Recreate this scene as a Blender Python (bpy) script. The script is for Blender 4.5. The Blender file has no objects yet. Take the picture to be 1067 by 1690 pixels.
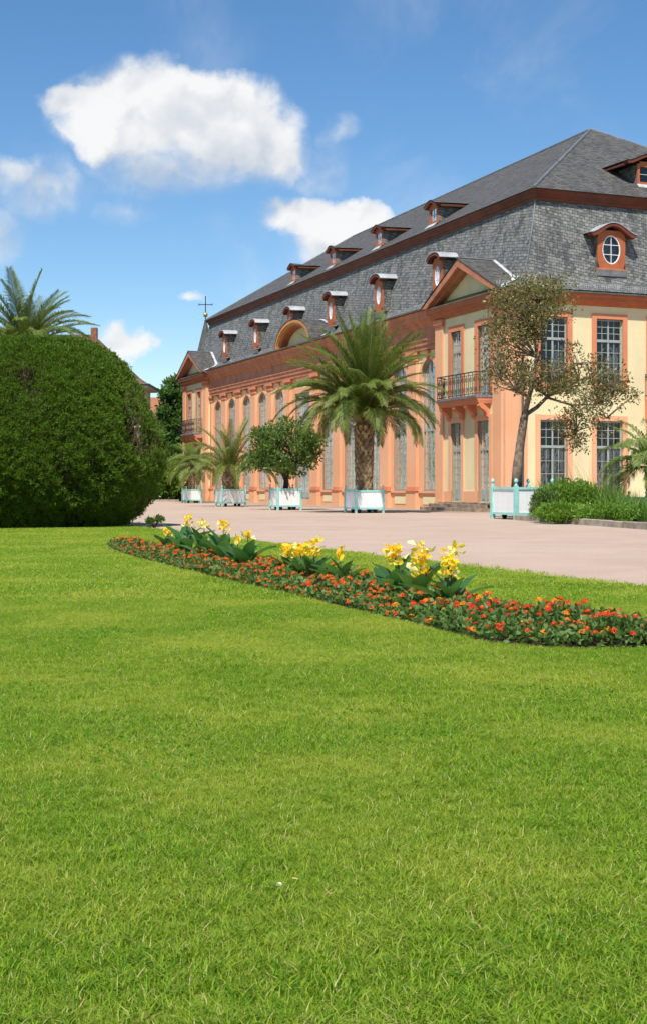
import bpy, math, random
import numpy as np
from mathutils import Vector, Matrix
R = math.radians
random.seed(7); rng = np.random.default_rng(7)
sc = bpy.context.scene
COL = sc.collection

# ------------------------------------------------------------------ camera
F_PX, CX, HY, HCAM = 2200.0, 533.5, 802.0, 1.2      # focal length and principal point in photo pixels, eye height
cam_d = bpy.data.cameras.new('camera'); cam = bpy.data.objects.new('camera', cam_d); COL.objects.link(cam)
cam.location = (0, 0, HCAM); cam.rotation_euler = (R(90), 0, 0)
cam_d.sensor_fit = 'VERTICAL'; cam_d.sensor_height = 36.0; cam_d.sensor_width = 36.0
cam_d.lens = F_PX / 1690 * 36.0; cam_d.shift_y = -(845 - HY) / 1690
cam_d.clip_start = 0.1; cam_d.clip_end = 4000
sc.camera = cam
cy = sc.cycles; cy.max_bounces = 6; cy.diffuse_bounces = 3; cy.glossy_bounces = 3; cy.transmission_bounces = 4; cy.transparent_max_bounces = 10; cy.use_adaptive_sampling = True; cy.adaptive_threshold = 0.02; cy.caustics_reflective = False; cy.caustics_refractive = False

# ------------------------------------------------------------------ light
SUN_EL = R(57); SUN_DIR = Vector((-0.24, -0.97, 0)).normalized()      # towards the sun, horizontally
sun_d = bpy.data.lights.new('sun', 'SUN'); sun = bpy.data.objects.new('sun', sun_d); COL.objects.link(sun)
sun_d.energy = 4.2; sun_d.angle = R(0.55); sun_d.color = (1.0, 0.95, 0.86)
to_sun = Vector((SUN_DIR.x * math.cos(SUN_EL), SUN_DIR.y * math.cos(SUN_EL), math.sin(SUN_EL)))
sun.rotation_euler = to_sun.to_track_quat('Z', 'Y').to_euler(); sun.location = (0, -20, 60)
sc.view_settings.view_transform = 'Standard'; sc.view_settings.look = 'None'
sc.view_settings.exposure = 0.48; sc.view_settings.gamma = 1.0; sc.view_settings.use_curve_mapping = False

def pix_dir(x, y):
    return Vector(((x - CX) / F_PX, 1.0, (HY - y) / F_PX)).normalized()

class NT:
    """tiny helper for node trees"""
    def __init__(s, tree): s.t = tree
    def n(s, kind, **kw):
        nd = s.t.nodes.new(kind)
        for k, v in kw.items():
            if k.startswith('i_'):
                key = k[2:]
                key = int(key) if key.isdigit() else key
                nd.inputs[key].default_value = v
            else: setattr(nd, k, v)
        return nd
    def l(s, a, b): s.t.links.new(a, b)
    def m(s, op, a, b=None, c=None, clamp=False):
        nd = s.t.nodes.new('ShaderNodeMath'); nd.operation = op; nd.use_clamp = clamp
        for i, v in enumerate((a, b, c)):
            if v is None: continue
            if isinstance(v, (int, float)): nd.inputs[i].default_value = v
            else: s.l(v, nd.inputs[i])
        return nd.outputs[0]
    def vm(s, op, a, b=None, out=0):
        nd = s.t.nodes.new('ShaderNodeVectorMath'); nd.operation = op
        for i, v in enumerate((a, b)):
            if v is None: continue
            if isinstance(v, (tuple, list, Vector)): nd.inputs[i].default_value = tuple(v)
            else: s.l(v, nd.inputs[i])
        return nd.outputs[out]
    def mapr(s, v, a, b, c=0.0, d=1.0, smooth=True):
        nd = s.t.nodes.new('ShaderNodeMapRange'); nd.interpolation_type = 'SMOOTHSTEP' if smooth else 'LINEAR'
        s.l(v, nd.inputs[0])
        for i, q in enumerate((a, b, c, d)): nd.inputs[i + 1].default_value = q
        return nd.outputs[0]
    def mix(s, f, a, b, blend='MIX'):
        nd = s.t.nodes.new('ShaderNodeMix'); nd.data_type = 'RGBA'; nd.blend_type = blend
        for i, v in ((0, f), (6, a), (7, b)):
            if isinstance(v, (int, float)): nd.inputs[i].default_value = v
            elif isinstance(v, (tuple, list)): nd.inputs[i].default_value = tuple(v) + ((1,) if len(v) == 3 else ())
            else: s.l(v, nd.inputs[i])
        return nd.outputs[2]
    def noise(s, vec, scale, detail=4, rough=0.55, dist=0.0, out=0):
        nd = s.t.nodes.new('ShaderNodeTexNoise')
        nd.inputs['Scale'].default_value = scale; nd.inputs['Detail'].default_value = detail
        nd.inputs['Roughness'].default_value = rough; nd.inputs['Distortion'].default_value = dist
        if vec is not None: s.l(vec, nd.inputs['Vector'])
        return nd.outputs[out]

# ------------------------------------------------------------------ sky with fair-weather clouds
world = bpy.data.worlds.new('World'); sc.world = world; world.cycles.sampling_method = 'MANUAL'; world.cycles.sample_map_resolution = 512; world.use_nodes = True
wt = world.node_tree; wt.nodes.clear(); w = NT(wt)
sky = w.n('ShaderNodeTexSky', sky_type='NISHITA', sun_disc=False)
sky.sun_elevation = SUN_EL; sky.sun_rotation = math.atan2(SUN_DIR.x, SUN_DIR.y)
sky.altitude = 100; sky.air_density = 1.0; sky.dust_density = 0.0; sky.ozone_density = 3.0
bg = w.n('ShaderNodeBackground', i_Strength=0.10)
shs = w.n('ShaderNodeHueSaturation', i_Saturation=1.2, i_Hue=0.499); w.l(sky.outputs[0], shs.inputs['Color']); w.l(shs.outputs[0], bg.inputs[0])
tc = w.n('ShaderNodeTexCoord').outputs['Generated']
d0 = w.vm('NORMALIZE', tc)
wn = w.noise(d0, 9.0, 3, 0.6, out=1)
warp = w.vm('SCALE', w.vm('SUBTRACT', wn, (0.5, 0.5, 0.5))); warp.node.inputs[3].default_value = 0.055
wn2 = w.noise(d0, 38.0, 6, 0.62, out=1)
warp2 = w.vm('SCALE', w.vm('SUBTRACT', wn2, (0.5, 0.5, 0.5))); warp2.node.inputs[3].default_value = 0.024
dw = w.vm('ADD', w.vm('ADD', d0, warp), warp2)
def blob(x, y, rx, ry):
    c = pix_dir(x, y); r = Vector((1, 0, 0)); r = (r - c * r.dot(c)).normalized(); u = r.cross(c).normalized()
    a = w.vm('DOT_PRODUCT', dw, tuple(r * (F_PX / rx)), 1); b = w.vm('DOT_PRODUCT', dw, tuple(u * (F_PX / ry)), 1)
    return w.m('SQRT', w.m('ADD', w.m('MULTIPLY', a, a), w.m('MULTIPLY', b, b)))
CLOUDS = [(235, 190, 175, 100, 1), (375, 225, 150, 85, 1), (125, 165, 80, 42, .9), (445, 248, 80, 48, .7), (330, 185, 160, 85, .95), (300, 268, 190, 62, .6),
          (60, 320, 95, 70, .5), (-20, 390, 80, 70, .42), (20, 300, 80, 50, .45), (225, 330, 110, 36, .22), (556, 232, 48, 28, .30), (528, 275, 70, 50, .26),
          (495, 348, 85, 48, .95), (580, 362, 95, 48, .95), (540, 405, 80, 50, .8), (455, 328, 40, 22, .7), (215, 562, 50, 30, .6), (190, 585, 40, 26, .5), (318, 490, 34, 14, .3), (655, 385, 60, 22, .4)]
field = None
for (x, y, rx, ry, wgt) in CLOUDS:
    f_ = w.m('MULTIPLY', w.m('MAXIMUM', w.m('SUBTRACT', 1.0, blob(x, y, rx, ry)), 0.0), wgt)
    field = f_ if field is None else w.m('MAXIMUM', field, f_)
def billow(vec, scale):      # rounded, cauliflower-like heaps
    return w.m('SUBTRACT', 1.0, w.m('ABSOLUTE', w.m('SUBTRACT', w.m('MULTIPLY', w.noise(vec, scale, 3, 0.5), 2.0), 1.0)))
under = w.m('MAXIMUM', w.mapr(blob(330, 300, 230, 95), 0.15, 1.1, 1.0, 0.0), w.m('MULTIPLY', w.mapr(blob(60, 370, 170, 110), 0.1, 1.1, 1.0, 0.0), 0.75))
under = w.m('MAXIMUM', under, w.m('MULTIPLY', w.mapr(blob(545, 430, 120, 60), 0.1, 1.1, 1.0, 0.0), 0.6))
under = w.m('MAXIMUM', under, w.m('MULTIPLY', w.mapr(blob(545, 258, 95, 75), 0.3, 1.1, 1.0, 0.0), 0.45))
fine = w.noise(d0, 26.0, 6, 0.58); bil = billow(dw, 16.0)
amp = w.mapr(field, 0.0, 0.22, 0.0, 1.0)
dens = w.m('ADD', field, w.m('MULTIPLY', w.m('ADD', w.m('MULTIPLY', w.m('SUBTRACT', fine, 0.5), 0.60), w.m('MULTIPLY', w.m('SUBTRACT', bil, 0.80), 0.40)), amp))
wid = w.m('ADD', 0.40, w.m('MULTIPLY', under, 0.55))
alpha_v = w.mapr(w.m('DIVIDE', dens, wid), 0.02, 1.0)
# the same kind of clouds over the rest of the sky
big = w.noise(d0, 3.1, 5, 0.6)
cvs = pix_dir(533, 420)
away = w.mapr(w.vm('DOT_PRODUCT', d0, tuple(cvs), 1), math.cos(R(34)), math.cos(R(24)), 1.0, 0.0)
upz = w.n('ShaderNodeSeparateXYZ'); w.l(d0, upz.inputs[0])
alpha_o = w.m('MULTIPLY', w.m('MULTIPLY', w.mapr(big, 0.56, 0.68), away), w.mapr(upz.outputs[2], 0.02, 0.12))
veil = w.m('MULTIPLY', w.mapr(w.noise(d0, 5.0, 6, 0.62, 0.4), 0.48, 0.74), 0.20)      # thin high haze all over the sky
alpha = w.m('MAXIMUM', w.m('MAXIMUM', alpha_v, alpha_o), veil)
bil_up = billow(w.vm('ADD', dw, (-0.004, 0, 0.010)), 16.0); soft = w.noise(d0, 13.0, 4, 0.5); soft_up = w.noise(w.vm('ADD', d0, (-0.004, 0, 0.016)), 13.0, 4, 0.5)
relief = w.m('ADD', w.m('MULTIPLY', w.m('SUBTRACT', bil, bil_up), 0.9), w.m('MULTIPLY', w.m('SUBTRACT', soft, soft_up), 1.6))
lum = w.m('SUBTRACT', w.m('ADD', 0.94, relief), w.m('MULTIPLY', under, 0.72), clamp=True)  # cloud shading put into the colour: relief lit from above, greyed undersides
ccol = w.mix(lum, (0.38, 0.47, 0.60), (1.0, 0.995, 0.985))
cbg = w.n('ShaderNodeBackground', i_Strength=0.70); w.l(ccol, cbg.inputs[0])
ms = w.n('ShaderNodeMixShader'); w.l(w.m('MULTIPLY', alpha, 0.95), ms.inputs[0]); w.l(bg.outputs[0], ms.inputs[1]); w.l(cbg.outputs[0], ms.inputs[2])
wo = w.n('ShaderNodeOutputWorld'); w.l(ms.outputs[0], wo.inputs[0])

# ------------------------------------------------------------------ frames of reference
OX, OY = 8.952, 60.97                    # near corner of the building; local x = into the building, local y = along its front
UX, UY, VX, VY = -0.3652, 0.9309, 0.9309, 0.3652
ROT = math.atan2(VY, VX)
def W(v, u, z=0.0): return Vector((OX + v * VX + u * UX, OY + v * VY + u * UY, z))
def to_uv(x, y): dx, dy = x - OX, y - OY; return dx * VX + dy * VY, dx * UX + dy * UY
def gpix(x, y, z=0.0):
    D = (HCAM - z) * F_PX / (y - HY); return Vector(((x - CX) / F_PX * D, D, z))
def at(x, y, D): return Vector(((x - CX) / F_PX * D, D, HCAM + (HY - y) * D / F_PX))

# ------------------------------------------------------------------ mesh building
class MB:
    def __init__(s, mp=None): s.v = []; s.f = []; s.uv = {}; s.mp = mp
    def add(s, vs, fs):
        b = len(s.v)
        for p in vs: s.v.append(tuple(s.mp(*p)) if s.mp else tuple(p))
        for q in fs: s.f.append(tuple(b + i for i in q))
        return s
    def box(s, x0, x1, y0, y1, z0, z1):
        return s.add([(x0, y0, z0), (x1, y0, z0), (x1, y1, z0), (x0, y1, z0), (x0, y0, z1), (x1, y0, z1), (x1, y1, z1), (x0, y1, z1)],
                     [(0, 3, 2, 1), (4, 5, 6, 7), (0, 1, 5, 4), (1, 2, 6, 5), (2, 3, 7, 6), (3, 0, 4, 7)])
    def loft(s, rings, closed=True, caps=True):
        n = len(rings[0]); b = len(s.v)
        s.add([p for r in rings for p in r], [])
        for i in range(len(rings) - 1):
            for j in range(n if closed else n - 1):
                k = (j + 1) % n
                s.f.append((b + i * n + j, b + i * n + k, b + (i + 1) * n + k, b + (i + 1) * n + j))
        if caps and closed:
            s.f.append(tuple(b + j for j in reversed(range(n)))); e = b + (len(rings) - 1) * n
            s.f.append(tuple(e + j for j in range(n)))
        return s
    def prism(s, poly, fn0, fn1):
        return s.loft([[fn0(*p) for p in poly], [fn1(*p) for p in poly]])
    def tube(s, pts, rad, n=6, caps=True):
        pts = [Vector(p) for p in pts]; rings = []
        if isinstance(rad, (int, float)): rad = [rad] * len(pts)
        ref = Vector((0.31, 0.17, 0.93))
        for i, p in enumerate(pts):
            t = (pts[min(i + 1, len(pts) - 1)] - pts[max(i - 1, 0)]).normalized()
            a = t.cross(ref)
            if a.length < 0.05: a = t.cross(Vector((1, 0, 0)))
            a.normalize(); b = t.cross(a); ref = -a.cross(t) if False else ref
            rings.append([tuple(p + (a * math.cos(2 * math.pi * k / n) + b * math.sin(2 * math.pi * k / n)) * rad[i]) for k in range(n)])
        return s.loft(rings, True, caps)
    def lathe(s, prof, n=10, c=(0, 0, 0)):
        return s.loft([[(c[0] + r * math.cos(2 * math.pi * k / n), c[1] + r * math.sin(2 * math.pi * k / n), c[2] + z) for k in range(n)] for r, z in prof])
    def mesh(s, name, mat=None, smooth=False):
        me = bpy.data.meshes.new(name); me.from_pydata(s.v, [], s.f); me.update()
        if mat: me.materials.append(mat)
        if smooth: me.polygons.foreach_set('use_smooth', [True] * len(me.polygons))
        return me
    def build(s, name, mat, parent=None, smooth=False, fix=True):
        me = s.mesh(name, mat, smooth)
        if fix:
            import bmesh
            bm = bmesh.new(); bm.from_mesh(me); bmesh.ops.recalc_face_normals(bm, faces=bm.faces[:]); bm.to_mesh(me); bm.free()
        return link(name, me, parent)
def link(name, me, parent=None, loc=None, rot=None, scale=None):
    o = bpy.data.objects.new(name, me); COL.objects.link(o)
    if parent: o.parent = parent
    if loc is not None: o.location = loc
    if rot is not None: o.rotation_euler = rot
    if scale is not None: o.scale = scale if not isinstance(scale, (int, float)) else (scale,) * 3
    return o
def tag(o, label, cat, group=None):
    o['label'] = label; o['category'] = cat
    if group: o['group'] = group
    return o
def struct(o): o['kind'] = 'structure'; return o
def stuff(o): o['kind'] = 'stuff'; return o
def empty(name, loc=(0, 0, 0), rz=0.0):
    o = bpy.data.objects.new(name, None); COL.objects.link(o); o.location = loc; o.rotation_euler = (0, 0, rz); o.empty_display_size = 0.3
    return o
def np_mesh(name, verts, quads, mat, smooth=False):
    """verts (n,3), quads (m,k) numpy"""
    me = bpy.data.meshes.new(name); n = len(verts); m, k = quads.shape
    me.vertices.add(n); me.vertices.foreach_set('co', np.asarray(verts, np.float32).ravel())
    me.loops.add(m * k); me.loops.foreach_set('vertex_index', np.asarray(quads, np.int32).ravel())
    me.polygons.add(m); me.polygons.foreach_set('loop_start', np.arange(0, m * k, k, dtype=np.int32)); me.polygons.foreach_set('loop_total', np.full(m, k, np.int32))
    if mat: me.materials.append(mat)
    me.update(calc_edges=True); me.validate()
    if smooth: me.polygons.foreach_set('use_smooth', [True] * m)
    return me

# ------------------------------------------------------------------ materials
def new_mat(name):
    m = bpy.data.materials.new(name); m.use_nodes = True; t = m.node_tree; t.nodes.clear(); k = NT(t)
    out = k.n('ShaderNodeOutputMaterial'); return m, k, out
def surf(name, col, rough=0.7, var=0.12, scale=3.0, bump=0.15, bscale=40.0, stain=None, stain_amt=0.0, stain_scale=0.8, spec=0.3, metallic=0.0, col2=None, streak=False, isl=0.0):
    m, k, out = new_mat(name)
    p = k.n('ShaderNodeBsdfPrincipled', i_Roughness=rough, i_Metallic=metallic); p.inputs['Specular IOR Level'].default_value = spec
    co = k.n('ShaderNodeTexCoord').outputs['Object']
    n1 = k.noise(co, scale, 6, 0.6)
    c2 = col2 if col2 else tuple(c * (1 - var * 2) for c in col)
    c = k.mix(k.mapr(n1, 0.3, 0.7), c2, tuple(min(1, q * (1 + var * 0.5)) for q in col))
    if stain:
        v = co
        if streak:
            mp = k.n('ShaderNodeMapping'); mp.inputs['Scale'].default_value = (1, 1, 0.18); k.l(co, mp.inputs[0]); v = mp.outputs[0]
        n2 = k.noise(v, stain_scale, 8, 0.65)
        c = k.mix(k.m('MULTIPLY', k.mapr(n2, 0.52, 0.72), stain_amt), c, stain)
    if isl:
        g = k.n('ShaderNodeNewGeometry').outputs['Random Per Island']; oi = k.n('ShaderNodeObjectInfo').outputs['Random']
        rr = k.m('FRACT', k.m('ADD', g, oi))
        hs = k.n('ShaderNodeHueSaturation'); k.l(c, hs.inputs['Color']); k.l(k.mapr(rr, 0, 1, 1 - isl, 1 + isl, False), hs.inputs['Value']); c = hs.outputs[0]
    k.l(c, p.inputs['Base Color'])
    if bump:
        b = k.n('ShaderNodeBump', i_Strength=bump, i_Distance=0.02); k.l(k.noise(co, bscale, 5, 0.6), b.inputs['Height']); k.l(b.outputs[0], p.inputs['Normal'])
    k.l(p.outputs[0], out.inputs[0]); return m
def leaf(name, dark, light, trans=0.35, rough=0.45, spec=0.35, hue=0.03, patch=None, patch_scale=0.5, dry=None, dry_amt=0.0):
    m, k, out = new_mat(name)
    g = k.n('ShaderNodeNewGeometry'); r = g.outputs['Random Per Island']; oi = k.n('ShaderNodeObjectInfo').outputs['Random']
    rr = k.m('FRACT', k.m('ADD', r, k.m('MULTIPLY', oi, 3.7)))
    c = k.mix(rr, dark, light)
    if patch:
        n = k.noise(g.outputs['Position'], patch_scale, 5, 0.6); c = k.mix(k.m('MULTIPLY', k.mapr(n, 0.40, 0.66), 0.55), c, patch)
    if dry: c = k.mix(k.m('MULTIPLY', k.m('GREATER_THAN', k.m('FRACT', k.m('MULTIPLY', rr, 17.3)), 1 - dry_amt), 0.9), c, dry)
    hs = k.n('ShaderNodeHueSaturation'); k.l(k.mapr(k.m('FRACT', k.m('MULTIPLY', rr, 7.7)), 0, 1, 0.5 - hue, 0.5 + hue, False), hs.inputs['Hue']); k.l(c, hs.inputs['Color']); c = hs.outputs[0]
    p = k.n('ShaderNodeBsdfPrincipled', i_Roughness=rough); p.inputs['Specular IOR Level'].default_value = spec; k.l(c, p.inputs['Base Color'])
    tr = k.n('ShaderNodeBsdfTranslucent'); tcol = k.mix(0.5, c, (1.0, 0.95, 0.25), 'MULTIPLY'); hs2 = k.n('ShaderNodeHueSaturation', i_Value=1.9); k.l(tcol, hs2.inputs['Color']); k.l(hs2.outputs[0], tr.inputs[0])
    mx = k.n('ShaderNodeMixShader', i_0=trans); k.l(p.outputs[0], mx.inputs[1]); k.l(tr.outputs[0], mx.inputs[2])
    k.l(mx.outputs[0], out.inputs[0]); return m

M = {}
M['cream'] = surf('cream_render', (0.82, 0.69, 0.41), 0.85, 0.05, 0.5, 0.12, 60, (0.62, 0.52, 0.34), 0.35, 0.5, streak=True)
M['orange'] = surf('orange_render', (0.80, 0.425, 0.245), 0.85, 0.06, 0.35, 0.12, 50, (0.76, 0.44, 0.29), 0.5, 0.35, col2=(0.765, 0.385, 0.21))
M['salmon'] = surf('salmon_trim', (0.68, 0.25, 0.13), 0.8, 0.06, 0.6, 0.12, 50, (0.66, 0.32, 0.2), 0.4, 0.5)
M['red'] = surf('oxide_red_wood', (0.55, 0.215, 0.12), 0.6, 0.12, 1.5, 0.1, 30, (0.2, 0.07, 0.04), 0.5, 1.0)
M['maroon'] = surf('dark_oxide_wood', (0.17, 0.048, 0.028), 0.6, 0.15, 1.5, 0.1, 30)
M['redlight'] = surf('orange_red_wood', (0.46, 0.135, 0.055), 0.55, 0.1, 2.0, 0.1, 30)
M['ochre'] = surf('ochre_wood', (0.62, 0.27, 0.08), 0.55, 0.08, 2.0, 0.08, 30)
M['zinc'] = surf('zinc_sheet', (0.58, 0.60, 0.62), 0.45, 0.1, 2.0, 0.05, 20, spec=0.5, metallic=0.35)
M['zincdark'] = surf('weathered_gutter_zinc', (0.22, 0.23, 0.24), 0.5, 0.15, 2.0, 0.05, 20, spec=0.5, metallic=0.3)
M['flash'] = surf('pale_lead_flashing', (0.55, 0.56, 0.57), 0.55, 0.2, 3.0, 0.15, 20)
M['frame'] = surf('grey_green_window_paint', (0.36, 0.40, 0.375), 0.5, 0.08, 2.0, 0.05, 40)
M['white'] = surf('white_tub_paint', (0.80, 0.81, 0.80), 0.5, 0.04, 2.0, 0.06, 20, (0.55, 0.53, 0.48), 0.35, 2.5, streak=True, isl=0.03)
M['teal'] = surf('turquoise_tub_paint', (0.32, 0.66, 0.60), 0.45, 0.08, 3.0, 0.05, 20, (0.45, 0.62, 0.55), 0.5, 6)
M['black'] = surf('black_iron', (0.025, 0.025, 0.028), 0.5, 0.2, 8, 0.05, 30)
M['stone'] = surf('weathered_sandstone', (0.36, 0.27, 0.20), 0.9, 0.25, 2.5, 0.4, 25, (0.13, 0.11, 0.08), 0.8, 1.6)
M['kerb'] = surf('grey_kerb_stone', (0.40, 0.34, 0.27), 0.9, 0.2, 3, 0.4, 30, (0.2, 0.17, 0.12), 0.7, 2.5, isl=0.1)
M['soil'] = surf('dark_soil', (0.09, 0.06, 0.04), 0.95, 0.3, 5, 0.6, 20)
M['bark'] = surf('grey_brown_bark', (0.25, 0.19, 0.14), 0.9, 0.3, 5, 0.8, 14, (0.12, 0.09, 0.06), 0.7, 3.0)
M['barkdark'] = surf('dark_bark', (0.08, 0.06, 0.045), 0.9, 0.3, 6, 0.8, 14)
M['palmtrunk'] = surf('palm_leaf_bases', (0.21, 0.135, 0.08), 0.9, 0.3, 6, 0.5, 20, isl=0.35)
M['palmbase'] = surf('palm_leaf_base_ends', (0.36, 0.25, 0.14), 0.9, 0.3, 6, 0.5, 20, isl=0.35)
M['curtain'] = None
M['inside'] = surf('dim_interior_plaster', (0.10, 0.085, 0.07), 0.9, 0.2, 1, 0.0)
M['gold'] = surf('gilded_ball', (0.75, 0.48, 0.10), 0.3, 0.05, 3, 0.0, metallic=0.8)
M['housewall'] = surf('pale_house_render', (0.62, 0.60, 0.55), 0.9, 0.05, 1, 0.1)
M['brick'] = surf('chimney_brick', (0.30, 0.13, 0.075), 0.9, 0.2, 4, 0.3)

def slate_mat(name, ca, cb, cc, sx=0.26, sy=0.15, rot=0.14, rough=0.55, mott=(0.05, 0.055, 0.06), mamt=0.6, lich=(0.30, 0.29, 0.25)):
    m, k, out = new_mat(name)
    uv = k.n('ShaderNodeUVMap').outputs[0]
    mp = k.n('ShaderNodeMapping'); mp.inputs['Rotation'].default_value = (0, 0, rot); k.l(uv, mp.inputs[0])
    wob = k.vm('SCALE', k.vm('SUBTRACT', k.noise(mp.outputs[0], 2.2, 3, out=1), (0.5, 0.5, 0.5))); wob.node.inputs[3].default_value = 0.09
    vec = k.vm('ADD', mp.outputs[0], wob)
    br = k.n('ShaderNodeTexBrick', offset=0.5, squash=1.0)
    k.l(vec, br.inputs['Vector'])
    br.inputs['Color1'].default_value = (0, 0, 0, 1); br.inputs['Color2'].default_value = (1, 1, 1, 1); br.inputs['Mortar'].default_value = (0.5, 0.5, 0.5, 1)
    br.inputs['Scale'].default_value = 1.0; br.inputs['Mortar Size'].default_value = 0.011; br.inputs['Mortar Smooth'].default_value = 0.3
    br.inputs['Bias'].default_value = 0.0; br.inputs['Brick Width'].default_value = sx; br.inputs['Row Height'].default_value = sy
    sep = k.n('ShaderNodeSeparateColor'); k.l(br.outputs['Color'], sep.inputs[0])
    c = k.mix(sep.outputs[0], ca, cb)
    c = k.mix(k.mapr(k.noise(mp.outputs[0], 5.0, 4, 0.7), 0.45, 0.72), c, cc)
    mp2 = k.n('ShaderNodeMapping'); mp2.inputs['Scale'].default_value = (0.9, 0.35, 1); mp2.inputs['Rotation'].default_value = (0, 0, -0.35); k.l(uv, mp2.inputs[0])
    c = k.mix(k.m('MULTIPLY', k.mapr(k.noise(mp2.outputs[0], 1.6, 7, 0.7), 0.48, 0.66), mamt), c, mott)
    c = k.mix(k.m('MULTIPLY', k.mapr(k.noise(uv, 0.7, 6, 0.7), 0.5, 0.75), 0.5), c, lich)
    c = k.mix(k.m('MULTIPLY', br.outputs['Fac'], 0.85), c, (0.02, 0.02, 0.022))
    p = k.n('ShaderNodeBsdfPrincipled'); p.inputs['Specular IOR Level'].default_value = 0.3; k.l(c, p.inputs['Base Color'])
    k.l(k.mapr(sep.outputs[0], 0, 1, rough, rough + 0.2), p.inputs['Roughness'])
    # each course overlaps the one below: saw-tooth height along the slope
    sx_ = k.n('ShaderNodeSeparateXYZ'); k.l(vec, sx_.inputs[0])
    saw = k.m('SUBTRACT', 1.0, k.m('FRACT', k.m('DIVIDE', sx_.outputs[1], sy)))
    h = k.m('ADD', k.m('MULTIPLY', saw, 0.6), k.m('MULTIPLY', sep.outputs[0], 0.35))
    h = k.m('SUBTRACT', h, k.m('MULTIPLY', br.outputs['Fac'], 0.5))
    b = k.n('ShaderNodeBump', i_Strength=0.8, i_Distance=0.02); k.l(h, b.inputs['Height']); k.l(b.outputs[0], p.inputs['Normal'])
    k.l(p.outputs[0], out.inputs[0]); return m
M['slate'] = slate_mat('old_slate', (0.085, 0.088, 0.09), (0.22, 0.22, 0.208), (0.31, 0.30, 0.27), mamt=0.75)
M['slateup'] = slate_mat('dark_slate', (0.05, 0.049, 0.047), (0.135, 0.126, 0.116), (0.17, 0.155, 0.135), 0.30, 0.13, 0.0, 0.6, (0.035, 0.045, 0.046), 0.5, (0.12, 0.11, 0.095))
M['tile'] = slate_mat('red_brown_tiles', (0.13, 0.075, 0.05), (0.19, 0.10, 0.062), (0.11, 0.07, 0.05), 0.3, 0.3, 0.0, 0.8, (0.12, 0.08, 0.06), 0.5, (0.2, 0.14, 0.1))
M['tilered'] = slate_mat('orange_red_tiles', (0.36, 0.14, 0.07), (0.46, 0.19, 0.10), (0.3, 0.12, 0.06), 0.3, 0.3, 0.0, 0.8, (0.25, 0.12, 0.08), 0.4, (0.3, 0.16, 0.1))

def glass_mat():
    m, k, out = new_mat('old_window_glass')
    co = k.n('ShaderNodeTexCoord').outputs['Object']
    mpg = k.n('ShaderNodeMapping'); mpg.inputs['Scale'].default_value = (9, 9, 2.5); k.l(co, mpg.inputs[0])
    b = k.n('ShaderNodeBump', i_Strength=0.9, i_Distance=0.03); k.l(k.noise(mpg.outputs[0], 1.0, 2, 0.5, 0.6), b.inputs['Height'])
    gl = k.n('ShaderNodeBsdfGlossy', i_Roughness=0.02); gl.inputs[0].default_value = (0.95, 0.97, 1, 1); k.l(b.outputs[0], gl.inputs['Normal'])
    tr = k.n('ShaderNodeBsdfTransparent'); tr.inputs[0].default_value = (0.93, 0.95, 0.94, 1)
    fr = k.n('ShaderNodeFresnel', i_IOR=1.55); k.l(b.outputs[0], fr.inputs['Normal'])
    mx = k.n('ShaderNodeMixShader'); k.l(k.m('MULTIPLY', fr.outputs[0], 1.1, clamp=True), mx.inputs[0]); k.l(tr.outputs[0], mx.inputs[1]); k.l(gl.outputs[0], mx.inputs[2])
    k.l(mx.outputs[0], out.inputs[0]); return m
M['glass'] = glass_mat()
def lace_streaks():
    m, k, out = new_mat('lace_and_reflection_streaks'); co = k.n('ShaderNodeTexCoord').outputs['Object']
    mp = k.n('ShaderNodeMapping'); mp.inputs['Scale'].default_value = (7, 7, 2.6); k.l(co, mp.inputs[0])
    n1 = k.noise(mp.outputs[0], 1.0, 5, 0.65, 0.8)  # streaky holes also imitate white and dark reflections in old glass
    df = k.n('ShaderNodeBsdfDiffuse'); df.inputs[0].default_value = (0.88, 0.89, 0.90, 1); tl = k.n('ShaderNodeBsdfTranslucent'); tl.inputs[0].default_value = (0.8, 0.82, 0.84, 1)
    mx = k.n('ShaderNodeMixShader', i_0=0.25); k.l(df.outputs[0], mx.inputs[1]); k.l(tl.outputs[0], mx.inputs[2]); tr = k.n('ShaderNodeBsdfTransparent')
    m2 = k.n('ShaderNodeMixShader'); k.l(k.mapr(n1, 0.43, 0.50), m2.inputs[0]); k.l(tr.outputs[0], m2.inputs[1]); k.l(mx.outputs[0], m2.inputs[2]); k.l(m2.outputs[0], out.inputs[0]); return m
M['curtain'] = lace_streaks()

def ground_mat(name, cols, scale, bump=0.3, fines=90.0):
    m, k, out = new_mat(name)
    pos = k.n('ShaderNodeNewGeometry').outputs['Position']
    c = k.mix(k.mapr(k.noise(pos, scale, 8, 0.65), 0.3, 0.7), cols[0], cols[1])
    c = k.mix(k.m('MULTIPLY', k.mapr(k.noise(pos, scale * 0.16, 5, 0.6), 0.4, 0.65), 0.6), c, cols[2])
    c = k.mix(k.mapr(k.noise(pos, fines, 3, 0.7), 0.35, 0.7), tuple(q * 0.86 for q in cols[0]), c)
    p = k.n('ShaderNodeBsdfPrincipled', i_Roughness=0.95); p.inputs['Specular IOR Level'].default_value = 0.15; k.l(c, p.inputs['Base Color'])
    b = k.n('ShaderNodeBump', i_Strength=bump, i_Distance=0.01); k.l(k.noise(pos, fines * 0.6, 5, 0.7), b.inputs['Height']); k.l(b.outputs[0], p.inputs['Normal'])
    k.l(p.outputs[0], out.inputs[0]); return m
M['path'] = ground_mat('pink_fine_gravel', [(0.46, 0.335, 0.26), (0.61, 0.46, 0.365), (0.64, 0.51, 0.415)], 0.7, 0.8, 38)
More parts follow.
